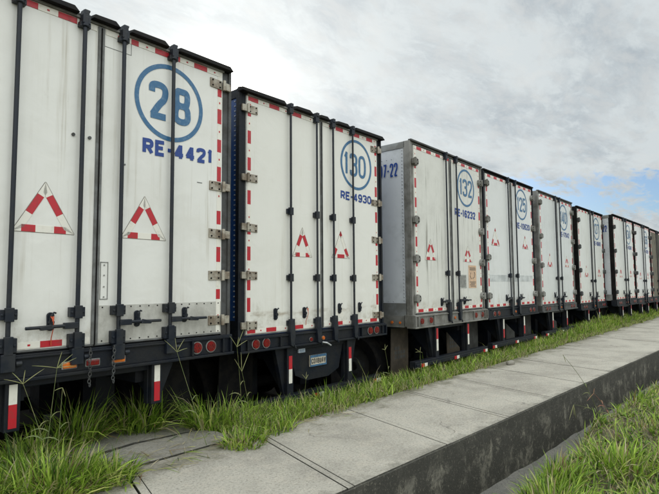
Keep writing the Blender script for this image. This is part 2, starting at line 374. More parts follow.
def lock_rod(parent, u, zt, zb, big, mid=None, tail='short', lever=0):
    mb = MB(); y = -.042
    mb.cyl((u, y, Z(zt+.04)), (u, y, Z(zb-.06)), .0165 if big else .0135, n=12)
    if big:
        mb.box(u-.030, u+.030, -.07, .0, Z(zt-.055), Z(zt+.02)); mb.box(u-.042, u+.042, -.05, .0, Z(zt-.08), Z(zt-.04)); mb.cyl((u, -.042, Z(zt-.075)), (u, -.042, Z(zt+.0)), .032, n=12)
        mb.box(u-.022, u+.022, -.065, .0, Z(zt+.02), Z(zt+.055)); mb.box(u-.008, u+.035, -.05, .0, Z(zt+.05), Z(zt+.068))
        for v, h, w in ((zb+.265, .036, .055), (zb+.055, .05, .058)):
            mb.box(u-w, u+w, -.05, .0, Z(v-h), Z(v+h)); mb.box(u-.028, u+.028, -.072, -.04, Z(v-h-.012), Z(v+h+.012))
            for sx_ in (-1, 1): mb.cyl((u+sx_*.042, -.058, Z(v)), (u+sx_*.042, -.04, Z(v)), .011, n=6)
        mb.box(u-.045, u+.045, -.07, -.02, Z(zb-.12), Z(zb-.0)); mb.cyl((u+.05, -.05, Z(zb-.07)), (u+.09, -.05, Z(zb-.07)), .02, n=8)
    else:
        mb.box(u-.03, u+.03, -.06, .0, Z(zt-.06), Z(zt+.02)); mb.box(u-.022, u+.022, -.07, .0, Z(zt+.01), Z(zt+.06))
        for v in ([mid] if mid else [])+[zb+.62, zb+.10]:
            mb.box(u-.04, u+.04, -.03, .0, Z(v-.03), Z(v+.03)); mb.box(u-.024, u+.024, -.064, -.02, Z(v-.045), Z(v+.045))
        mb.xz([(u-.03, Z(zb+.13)), (u+.03, Z(zb+.15)), (u+.04, Z(zb-.05)), (u+.012, Z(zb-.17)), (u-.03, Z(zb-.15)), (u-.045, Z(zb+.0))], -.075, -.025)
        mb.cyl((u+.005, -.06, Z(zb-.10)), (u+.05, -.065, Z(zb-.19)), .012, n=8)
    if lever:      # long handle lying across the door from the rod
        mb.cyl((u, -.06, Z(zb+.17)), (u+lever, -.055, Z(zb+.165)), .0135, .0125, n=10)
        s = 1 if lever > 0 else -1
        mb.box(min(u, u+s*.10), max(u, u+s*.10), -.072, -.03, Z(zb+.145), Z(zb+.19))
        e = u+lever*.62
        mb.xz([(e-.03*s, Z(zb+.185)), (e+.05*s, Z(zb+.168)), (e+.04*s, Z(zb+.145)), (e-.05*s, Z(zb+.15))], -.075, -.045)
    return mb.make('lock_rod', M['rod'] if big is not None and big != 2 else M['rod'], parent, .004)
def handle_plate(parent, u, v, hook=False):
    mb = MB(); z = Z(v); n = 14
    pts = [(u+.026*math.cos(2*math.pi*i/n)*1.0, z+(.045 if math.sin(2*math.pi*i/n) >= 0 else -.045)*1.0+.022*math.sin(2*math.pi*i/n)) for i in range(n)]
    mb.xz(pts, -.014, .002)
    mb.cyl((u, -.035, z-.005), (u, -.01, z-.005), .021, n=10)
    mb.tube([(u-.012, -.03, z+.0), (u-.008, -.04, z+.045), (u+.012, -.04, z+.066), (u+.028, -.03, z+.06)], .008)
    mb.box(u-.016, u+.016, -.03, -.008, z-.05, z-.022)
    return mb.make('handle_catch', M['rod'], parent, .003)
def lamp(parent, u, v, r, m, name='tail_light', y=-.045, oval=None):
    mb = MB(); z = Z(v)
    if oval:
        mb.box(u-oval, u+oval, y-.012, y+.03, z-r, z+r, 0)
        mb.box(u-oval-.008, u+oval+.008, y-.004, y+.02, z-r-.008, z+r+.008, 1)
        return mb.make(name, [m, M['grey']], parent, .008)
    mb.cyl((u, y-.006, z), (u, y+.03, z), r, n=28, m=1)
    mb.cyl((u, y-.018, z), (u, y-.004, z), r*.78, r*.86, n=28, m=0)
    for k in range(6):
        a = k*math.pi/3; mb.cyl((u+r*.42*math.cos(a), y-.021, z+r*.42*math.sin(a)), (u+r*.42*math.cos(a), y-.016, z+r*.42*math.sin(a)), r*.17, n=8, m=0)
    return mb.make(name, [m, M['grey']], parent)

def trailer(X0, Y, Wd, zt, zb, yaw, c):
    xc = X0+Wd/2*math.cos(yaw); yc = Y+Wd/2*math.sin(yaw)
    zg = -.5
    root = empty('box_trailer', (xc, yc, zg), yaw)
    tag(root, c['label'], 'trailer', 'white box trailers parked side by side')
    hw = Wd/2+.10; hd = Wd/2; style = c.get('style', 'mod'); fr = M[c['frame']]; L = 13.4
    near = c.get('near', False)
    # -- box body
    mb = MB()
    y0 = c.get('fd', .12)-.02
    mb.box(-hw+.012, hw-.012, y0, L, Z(zb-.02), Z(zt+.045), 0)
    body = mb.make('cargo_box', M[c['side']], root)
    # side sheets: seams, upper and lower rails, rivets (both sides)
    mb = MB()
    for s in (-1, 1):
        a, b = sorted((s*(hw-.013), s*hw)); 
        mb.box(a, b, y0, L, Z(zt-.045), Z(zt+.05)); mb.box(a, b, y0, L, Z(zb-.03), Z(zb+.16))
        for k in range(11):
            yy = .75+k*1.22
            mb.box(a+.004*(s < 0), b-.004*(s > 0), yy, yy+.05, Z(zb+.16), Z(zt-.045))
    mb.make('side_rail', M[c.get('rail', c['frame'])], root)
    mb = MB()
    for s in (-1, 1):
        for k in range(44 if near else 26):
            z_ = Z(zb+.2)+(zt-zb-.28)*k/(43 if near else 25)
            mb.cyl((s*(hw-.013), y0+.05, z_), (s*(hw-.001), y0+.05, z_), .010, .007, n=6)
        if near:
            for k in range(30):
                mb.cyl((s*(hw-.013), .34+k*.09, Z(zb+.185)), (s*(hw-.002), .34+k*.09, Z(zb+.185)), .008, .005, n=6)
                mb.cyl((s*(hw-.013), .34+k*.09, Z(zt-.19)), (s*(hw-.002), .34+k*.09, Z(zt-.19)), .008, .005, n=6)
    mb.make('rivet_row', M['rivet'], root)
    if c.get('sidetext'):
        mb = MB(); y1, ln, z0, z1, mm = c['sidetext']
        add_text(mb, '07-22', y1+ln, y1, Z(z0), Z(z1), 0, 0, .12, side=-hw-.001)
        mb.make('side_lettering', M[mm], root)
    # -- rear frame: corner posts, header, sill
    mb = MB(); fy = .012; fd = c.get('fd', .12)
    mb.box(-hw, -hd-.004, fy, fd, Z(zb-.06), Z(zt+.055)); mb.box(hd+.004, hw, fy, fd, Z(zb-.06), Z(zt+.055))
    mb.box(-hd-.006, hd+.006, fy+.004, fd-.002, Z(zt+.006), Z(zt+.053))
    mb.box(-hd-.006, hd+.006, fy+.03, fd-.002, Z(zb-.058), Z(zb-.006))
    mb.box(-hw-.004, -hw+.03, -.004, .05, Z(zb-.05), Z(zt+.05)); mb.box(hw-.03, hw+.004, -.004, .05, Z(zb-.05), Z(zt+.05))
    mb.make('rear_frame', fr, root, .006)
    if c.get('gutter'):
        for a, b, e in c['gutter']:
            mb = MB(); mb.hull([(a, -.075, Z(zt+.012)), (b, -.075, Z(zt+.012)), (b-e, -.045, Z(zt+.068)), (a+e, -.045, Z(zt+.062))],
                    [(a, .02, Z(zt+.012)), (b, .02, Z(zt+.012)), (b-e, .05, Z(zt+.082)), (a+e, .05, Z(zt+.078))])
            mb.make('rain_visor', M['black'], root, .006)
        mb = MB(); mb.box(-hd, hd, -.02, .02, Z(zt-.004), Z(zt+.012)); mb.make('header_drip_rail', M['steel'], root)
    else:
        mb = MB(); mb.box(-hw, hw, -.025, .03, Z(zt+.045), Z(zt+.072)); mb.box(-hd, hd, -.012, .03, Z(zt+.002), Z(zt+.014)); mb.make('header_drip_rail', M['dsteel'] if c['frame'] == 'steel' else M['black'], root, .004)
    # -- doors
    tw = .045; per, red = c.get('period', (.30, .15))
    seam = c.get('seam', 0.0)
    for s in (-1, 1):
        a, b = (-hd+.004, seam-.006) if s < 0 else (seam+.006, hd-.004)
        mb = MB(); mb.box(a, b, 0, .05, Z(zb), Z(zt))
        door = mb.make('door', c['paint'], root, .004)
        o = MB(); e = b-.06 if s > 0 else a+.014
        ph = c.get('phase', .09)
        tape(o, zb+.02, zt-.05, c['reds_v'][(s+1)//2] if 'reds_v' in c else reds_line(zb+.02, zt-.05, per, red, ph), e, tw, True, white=True)
        ht = c['reds_t'][(s+1)//2] if 'reds_t' in c else reds_line(a+.03, b-.03, per, red, .05 if s < 0 else .09)
        ta, tb = (a+.014, b-.03) if s < 0 else (a+.03, b-.014)
        tape(o, ta, tb, [(max(p, ta), min(q, tb)) for p, q in ht if q > ta and p < tb], zt-.055, tw, False, y=-.0045)
        if c.get('tape_b', (1, 1))[(s+1)//2]:
            ht = c['reds_b'][(s+1)//2] if 'reds_b' in c else reds_line(a+.03, b-.03, per, red, .02 if s < 0 else .1)
            tape(o, ta, tb, [(max(p, ta), min(q, tb)) for p, q in ht if q > ta and p < tb], zb+.022, tw, False, y=-.0045)
        o.make('reflective_tape', [M['red'], M['white']], door)
        # door edge bead and seal
        o = MB()
        o.box(a, b, -.006, .004, Z(zb+.001), Z(zb+.014)); o.make('bottom_seal', M['seal'], door)
        for v in c['hinges']: hinge(door, s*hd, v, s, c['hinge'], .1)
        for (u, lv) in c['rods'][(s+1)//2]:
            lock_rod(door, u, zt, zb, c.get('big', 0), c.get('mid'), lever=lv)
        for (u, v) in c['catches'][(s+1)//2]: handle_plate(door, u, v)
        tr = c.get('tri', {}).get(s)
        if tr: triangle(door, *tr)
        if s > 0 and c.get('num'):
            cx_, cz, r, rw, num, u0, u1, v0, v1, bold = c['num']
            o = MB(); ring(o, cx_, Z(cz), r, r-rw, -.0035)
            add_text(o, num, u0, u1, Z(v0), Z(v1), -.0035, 0, bold, gap=.24 if num == '28' else .15); o.make('fleet_number', M['circ'], door)
            reg, u0, u1, v0, v1, bold = c['reg']
            o = MB(); add_text(o, reg, u0, u1, Z(v0), Z(v1), -.0035, 0, bold)
            for v_ in o.bm.verts: v_.co.z += (v_.co.x-u0)*c.get('regtilt', 0)
            o.make('registration_lettering', M['text'], door)
        for fn in c.get('extra_door', {}).get(s, []): fn(door, a, b, zt, zb)
    # -- astragal seam between the doors
    mb = MB(); sw = c.get('seamw', .022)
    mb.box(seam-sw, seam+sw, -.012, .006, Z(zb+.01), Z(zt-.01), 0); mb.box(seam-.005, seam+.005, -.018, -.01, Z(zb+.01), Z(zt-.02), 1)
    mb.make('door_seal', [M[c.get('sealm', 'seal')], M['black']], root, .002)
    # -- rear sill beam
    bt, bb = zb-.012, c.get('beam', zb-.185); bm_ = M[c.get('beamm', 'navy')]
    mb = MB()
    mb.box(-hw-.01, hw+.01, -.03, .14, Z(bb+.02), Z(bt)); mb.box(-hw-.015, hw+.015, -.055, .10, Z(bb-.004), Z(bb+.022))
    mb.box(-hd, hd, -.05, -.01, Z(bt-.03), Z(bt-.012))
    mb.make('rear_sill', bm_, root, .006)
    for s in (-1, 1):
        if c.get('lbox'):
            i, oo = c['lbox']; a, b = (oo, i) if s > 0 else (-i, -oo); a, b = sorted((a, b)); mb = MB()
            mb.box(a, b, -.052, -.03, Z(bt-.01), Z(bt-.03)+.0); mb.box(a, a+.02, -.058, -.031, Z(bb+.024), Z(bt-.032)); mb.box(b-.02, b, -.058, -.031, Z(bb+.024), Z(bt-.032))
            mb.box(s*(i-.10)-.008, s*(i-.10)+.008, -.058, -.031, Z(bb+.024), Z(bt-.032))
            mb.make('light_box', bm_, root, .003)
        for u in c.get('tails', (.93, 1.08)): lamp(root, s*u, (bt+bb)/2+c.get('tdz', 0), .056 if near else .05, M['lampred'], y=-.032)
    for u, v, kind in c.get('markers', [(-.2, 0, 'r'), (0, 0, 'o'), (.2, 0, 'r')]):
        mm = M['lampred'] if kind == 'r' else M['lampor']
        lamp(root, u, (bt+bb)/2+v, .022 if style == 'oval' else .027, mm, 'marker_light', y=-.03, oval=.05 if style == 'oval' else None)
    # -- underride guard with reflective strips
    bz = c.get('guard', -1.19); up = c.get('posts', .55)
    mb = MB()
    for s in (-1, 1):
        mb.xz([(s*(up-.06), Z(bb)), (s*(up+.20), Z(bb)), (s*(up+.05), Z(bz)), (s*(up-.06), Z(bz))], .05, .11)
        mb.yz([(.06, Z(bb)), (.6, Z(bb)), (.14, Z(bz+.05)), (.06, Z(bz+.05))], s*up-.012, s*up+.012)
        mb.box(s*up-.05, s*up+.05, .0, .05, Z(bz), Z(bb))
    hb = c.get('barw', 1.2)
    mb.box(-up, up, .055, .105, Z(bb-.06), Z(bb+.004))
    if hb: mb.box(-hb, hb, -.03, .07, Z(bz-.055), Z(bz+.045)); mb.box(-hb+.02, hb-.02, -.045, -.02, Z(bz-.045), Z(bz+.01))
    g_ = mb.make('underride_guard', M['navy'] if c.get('gm') is None else M[c['gm']], root, .006)
    for s in (-1, 1):
        o = MB(); u = s*up-.0; top, mid_, lo = c.get('strip', (-.69, -.86, -1.03)); ck = c.get('strip_cols', (0, 1))
        o.box(u-.026, u+.026, -.004, .004, Z(mid_), Z(top), ck[0]); o.box(u-.026, u+.026, -.004, .004, Z(lo), Z(mid_), ck[1])
        o.make('reflective_strip', [M['red'], M['white']], g_)
    for u in c.get('bartape', (-1.12, -.02, 1.04)):
        o = MB(); o.box(u-.07, u+.01, -.049, -.04, Z(bz-.045), Z(bz+.006), 0); o.box(u+.01, u+.10, -.049, -.04, Z(bz-.045), Z(bz+.006), 1)
        o.make('reflective_strip', [M['red'], M['white']], g_)
    # -- chassis rails, axles, wheels, mud flaps, landing legs
    mb = MB()
    for s in (-1, 1):
        mb.box(s*.48-.05, s*.48+.05, .14, L-.3, Z(zb-.36), Z(zb-.025)); 
        for k in range(3): mb.box(s*.48-.09, s*.48+.09, .75+k*1.25, 1.0+k*1.25, Z(-1.36), Z(zb-.30))
    for k in range(22): mb.box(-hw+.03, hw-.03, .3+k*.6, .35+k*.6, Z(zb-.13), Z(zb-.022))
    mb.make('chassis', M['navy'], root)
    for yy in (1.15, 2.45):
        mb = MB(); mb.cyl((-1.25, yy, .5), (1.25, yy, .5), .07, n=12); ax = mb.make('axle', M['black'], root)
        for s in (-1, 1):
            for xi in (.80, 1.10):
                mb = MB(); x_ = s*xi; a, b = x_-.13, x_+.13; n = 36
                prof = [(-.13, .33), (-.13, .47), (-.10, .50), (.10, .50), (.13, .47), (.13, .33)]
                rings = [[mb.bm.verts.new((x_+p[0], yy+p[1]*math.cos(2*math.pi*i/n), .5+p[1]*math.sin(2*math.pi*i/n))) for i in range(n)] for p in prof]
                for q in range(len(rings)):
                    A, B = rings[q], rings[(q+1) % len(rings)]
                    for i in range(n): mb.bm.faces.new((A[i], A[(i+1) % n], B[(i+1) % n], B[i]))
                wh = mb.make('wheel', M['tyre'], root)
                mb = MB(); mb.cyl((x_-.10, yy, .5), (x_+.10, yy, .5), .325, n=24); mb.cyl((x_-.12, yy, .5), (x_+.12, yy, .5), .13, n=16, m=0)
                mb.make('rim', M['dsteel'], wh)
    for s in (-1, 1):
        mb = MB(); pts = [(s*(hw-.62+.02*0), Z(zb-.2)), (s*(hw-.13), Z(zb-.2)), (s*(hw-.10), Z(-1.45)), (s*(hw-.60), Z(-1.45))]
        fy2 = .47
        mb.hull([(p[0], fy2, p[1]) for p in pts], [(p[0], fy2+.012, p[1]) for p in pts])
        mf = mb.make('mud_flap', M[c.get('flap', 'black')], root)
        mb = MB(); mb.box(min(s*(hw-.64), s*(hw-.08)), max(s*(hw-.64), s*(hw-.08)), fy2-.02, fy2+.03, Z(zb-.24), Z(zb-.19)); mb.make('flap_bracket', M['navy'], mf)
        if c.get('flap') == 'flap':
            o = MB(); cxf = s*(hw-.36)
            for r_ in range(3):
                for q in range(4 if r_ else 2): o.box(cxf-.15+q*.08, cxf-.09+q*.08, fy2-.003, fy2+.002, Z(-1.02-r_*.07), Z(-.97-r_*.07))
            o.make('flap_emboss', M['flapg'], mf)
    for s in (-1, 1):
        mb = MB(); mb.box(s*.5-.06, s*.5+.06, 10.6, 10.72, .55, Z(zb-.3)); mb.box(s*.5-.045, s*.5+.045, 10.61, 10.71, .05, .6); mb.box(s*.5-.13, s*.5+.13, 10.52, 10.80, 0, .05)
        mb.make('landing_leg', M['dsteel'], root)
    # side marker bracket low at the rear corner
    if c.get('bracket'):
        for s in (-1, 1):
            mb = MB(); a, b = sorted((s*(hw-.03), s*(hw+.004)))
            mb.yz([(.15, Z(zb-.20)), (.15, Z(zb-.03)), (.62, Z(zb-.03)), (.50, Z(zb-.20))], a, b); k_ = mb.make('corner_bracket', fr, root)
            mb = MB(); mb.cyl((s*(hw+.003), .36, Z(zb-.13)), (s*(hw+.02), .36, Z(zb-.13)), .02, n=12); mb.cyl((s*(hw+.003), .22, Z(zb-.13)), (s*(hw+.012), .22, Z(zb-.13)), .018, n=12)
            mb.make('side_marker', M['lampor'], k_)
    for fn in c.get('extra', []): fn(root, zt, zb, bt, bb)
    return root

MS = [(0, .24, 1), (.24, .60, 0), (.60, 1, 1)]
MSB = [(0, .14, 1), (.14, .36, 0), (.36, .66, 1), (.66, .86, 0), (.86, 1, 1)]
MS2 = [(0, .16, 0), (.16, .62, 1), (.62, .9, 0), (.9, 1, 1)]
MS2B = [(0, .3, 1), (.3, .7, 0), (.7, 1, 1)]
white_clean = paint_mat('white_door_paint', (.735, .73, .70, 1), (.36, .32, .24, 1), .32, 1, .6, .6)
white_2 = paint_mat('cream_white_door_paint', (.74, .73, .685, 1), (.44, .40, .31, 1), .26, 4, .28, .2, band=1.51)
white_3 = paint_mat('streaked_white_door_paint', (.66, .655, .61, 1), (.20, .19, .165, 1), .50, 9, 1.1, .15)
white_4 = paint_mat('chalky_white_door_paint', (.68, .69, .68, 1), (.36, .36, .35, 1), .4, 14, .5)
white_5 = paint_mat('dull_white_door_paint', (.62, .64, .63, 1), (.30, .30, .28, 1), .5, 21, .75)
white_6 = paint_mat('grey_white_door_paint', (.66, .67, .64, 1), (.36, .35, .31, 1), .4, 28, .5)
brown_9 = M['brownside']

# extras of the first trailer
def t1_right(door, a, b, zt, zb):
    o = MB(); o.box(.035, b-.003, -.0025, .004, Z(zb+.016), Z(zb+.305))
    for i in range(15): o.cyl((.06+i*.08, -.006, Z(zb+.29)), (.06+i*.08, -.002, Z(zb+.29)), .006, n=6, m=1)
    for i in range(15): o.cyl((.06+i*.08, -.006, Z(zb+.03)), (.06+i*.08, -.002, Z(zb+.03)), .006, n=6, m=1)
    o.make('kick_plate', [M['kick'], M['black']], door)
    o = MB(); z0, z1 = Z(-.10), Z(.195)
    for q in ((.036, .10, z0, z0+.006), (.036, .10, z1-.006, z1), (.036, .041, z0, z1), (.095, .10, z0, z1)): o.box(q[0], q[1], -.004, .003, q[2], q[3])
    for zz in (.02, .10, .19, .27): o.cyl((.068, -.007, z0+zz), (.068, -.001, z0+zz), .006, n=6)
    o.make('seam_patch', M['grey'], door)
    o = MB()
    for q in ((.03, .26, Z(1.935), Z(1.939)), (.256, .26, Z(1.935), Z(2.08))): o.box(q[0], q[1], -.002, .003, q[2], q[3])
    o.make('patch_outline', M['seal'], door)
    o = MB(); o.cyl((.22, -.006, Z(1.0)), (.22, 0, Z(1.0)), .008, n=8); o.box(.93, .985, -.003, .002, Z(.955), Z(.962)); o.make('scuff', M['seal'], door)
def t1_left(door, a, b, zt, zb):
    o = MB()
    for u in (-.20, -.075): o.cyl((u, -.012, Z(1.16)), (u, 0, Z(1.16)), .013, n=10)
    o.make('rubber_stop', M['dsteel'], door)
def tie(u, v0, v1):
    def f(door, a, b, zt, zb):
        o = MB(); o.tube([(u-.015, -.052, Z(v0)), (u, -.058, Z(v0-.03)), (u+.006, -.055, Z(v0-.07)), (u+.004, -.02, Z(v1+.05)), (u+.006, -.015, Z(v1))], .0035)
        o.box(u-.006, u+.006, -.058, -.054, Z(v0-.035), Z(v0)); o.make('seal_tie', M['orange'], door)
    return f
def chains(us):
    def f(root, zt, zb, bt, bb):
        for u in us:
            o = MB(); z = Z(zb-.02)
            for i in range(11): o.torus((u+.004*math.sin(i*1.3), -.075, z-.026*i), .011, .003, 'y' if i % 2 else 'x', 10, 5, sz=1.4)
            o.make('chain', M['dsteel'], root)
    return f
def t2_plate(root, zt, zb, bt, bb):
    mb = MB(); mb.xz([(-.50, Z(bb)), (.50, Z(bb)), (.40, Z(-1.06)), (.20, Z(-1.14)), (-.20, Z(-1.14)), (-.40, Z(-1.06))], .07, .085); pn = mb.make('mounting_panel', M['navy'], root)
    mb = MB(); mb.box(-.165, .13, .045, .066, Z(-.985), Z(-.85), 0); mb.box(-.165, .13, .041, .046, Z(-.879), Z(-.85), 1); mb.box(-.165, .13, .041, .046, Z(-.985), Z(-.965), 1)
    mb.box(-.165, -.155, .042, .046, Z(-.964), Z(-.88), 1); mb.box(.12, .13, .042, .046, Z(-.964), Z(-.88), 1)
    add_text(mb, 'C018UAV', -.148, .115, Z(-.953), Z(-.890), .043, 2, .2); mb.make('licence_plate', [M['plate'], M['plateb'], M['ink']], pn)
    mb = MB(); mb.box(-.36, -.25, .05, .072, Z(-.80), Z(-.755), 0)
    for k in range(3): mb.box(-.35, -.26, .047, .052, Z(-.770-.011*k), Z(-.766-.011*k), 1)
    mb.make('data_plate', [M['palet'], M['plateb']], pn)
    mb = MB(); mb.tube([(-.07, -.07, Z(-.69)), (-.02, -.10, Z(-.70)), (.04, -.11, Z(-.735))], .010, 8); mb.make('release_lever', M['rivet'], root)
def t2_scuff(door, a, b, zt, zb):
    o = MB(); o.box(.25, .42, -.002, .002, Z(zb+.12), Z(zb+.18)); o.make('white_patch', M['white'], door)
def stickers(door, a, b, zt, zb):
    o = MB(); o.box(.25, .53, -.003, .002, Z(-.07), Z(.16), 0)
    for k in range(9): o.box(.27+.01*(k % 2), .51-.015*(k % 3), -.004, -.002, Z(.13-k*.022), Z(.138-k*.022), 1)
    o.make('notice', [M['greyn'], M['ink']], door)
    o = MB(); o.box(.62, .93, -.003, .002, Z(-.07), Z(.33), 0)
    for k in range(2): o.box(.66, .90, -.004, -.002, Z(.275-k*.03), Z(.290-k*.03), 1)
    for k in range(4): o.box(.66+.03*(k % 2), .90-.02*(k % 3), -.004, -.002, Z(.03-k*.025), Z(.042-k*.025), 1)
    o.tube([(.84, -.004, Z(.22)), (.87, -.004, Z(.17)), (.84, -.004, Z(.12)), (.78, -.004, Z(.10))], .006, 5, 1)
    o.tube([(.70, -.004, Z(.20)), (.68, -.004, Z(.14)), (.72, -.004, Z(.09))], .006, 5, 1)
    o.make('notice', [M['peach'], M['ink']], door)
def scuffband(door, a, b, zt, zb):
    o = MB(); o.box(a+.07, b-.09, -.002, .002, Z(zb+.50), Z(zb+.62)); o.box(a+.07, b-.09, -.004, .001, Z(zb+.615), Z(zb+.63)); o.make('repair_sheet', M['pale'], door)

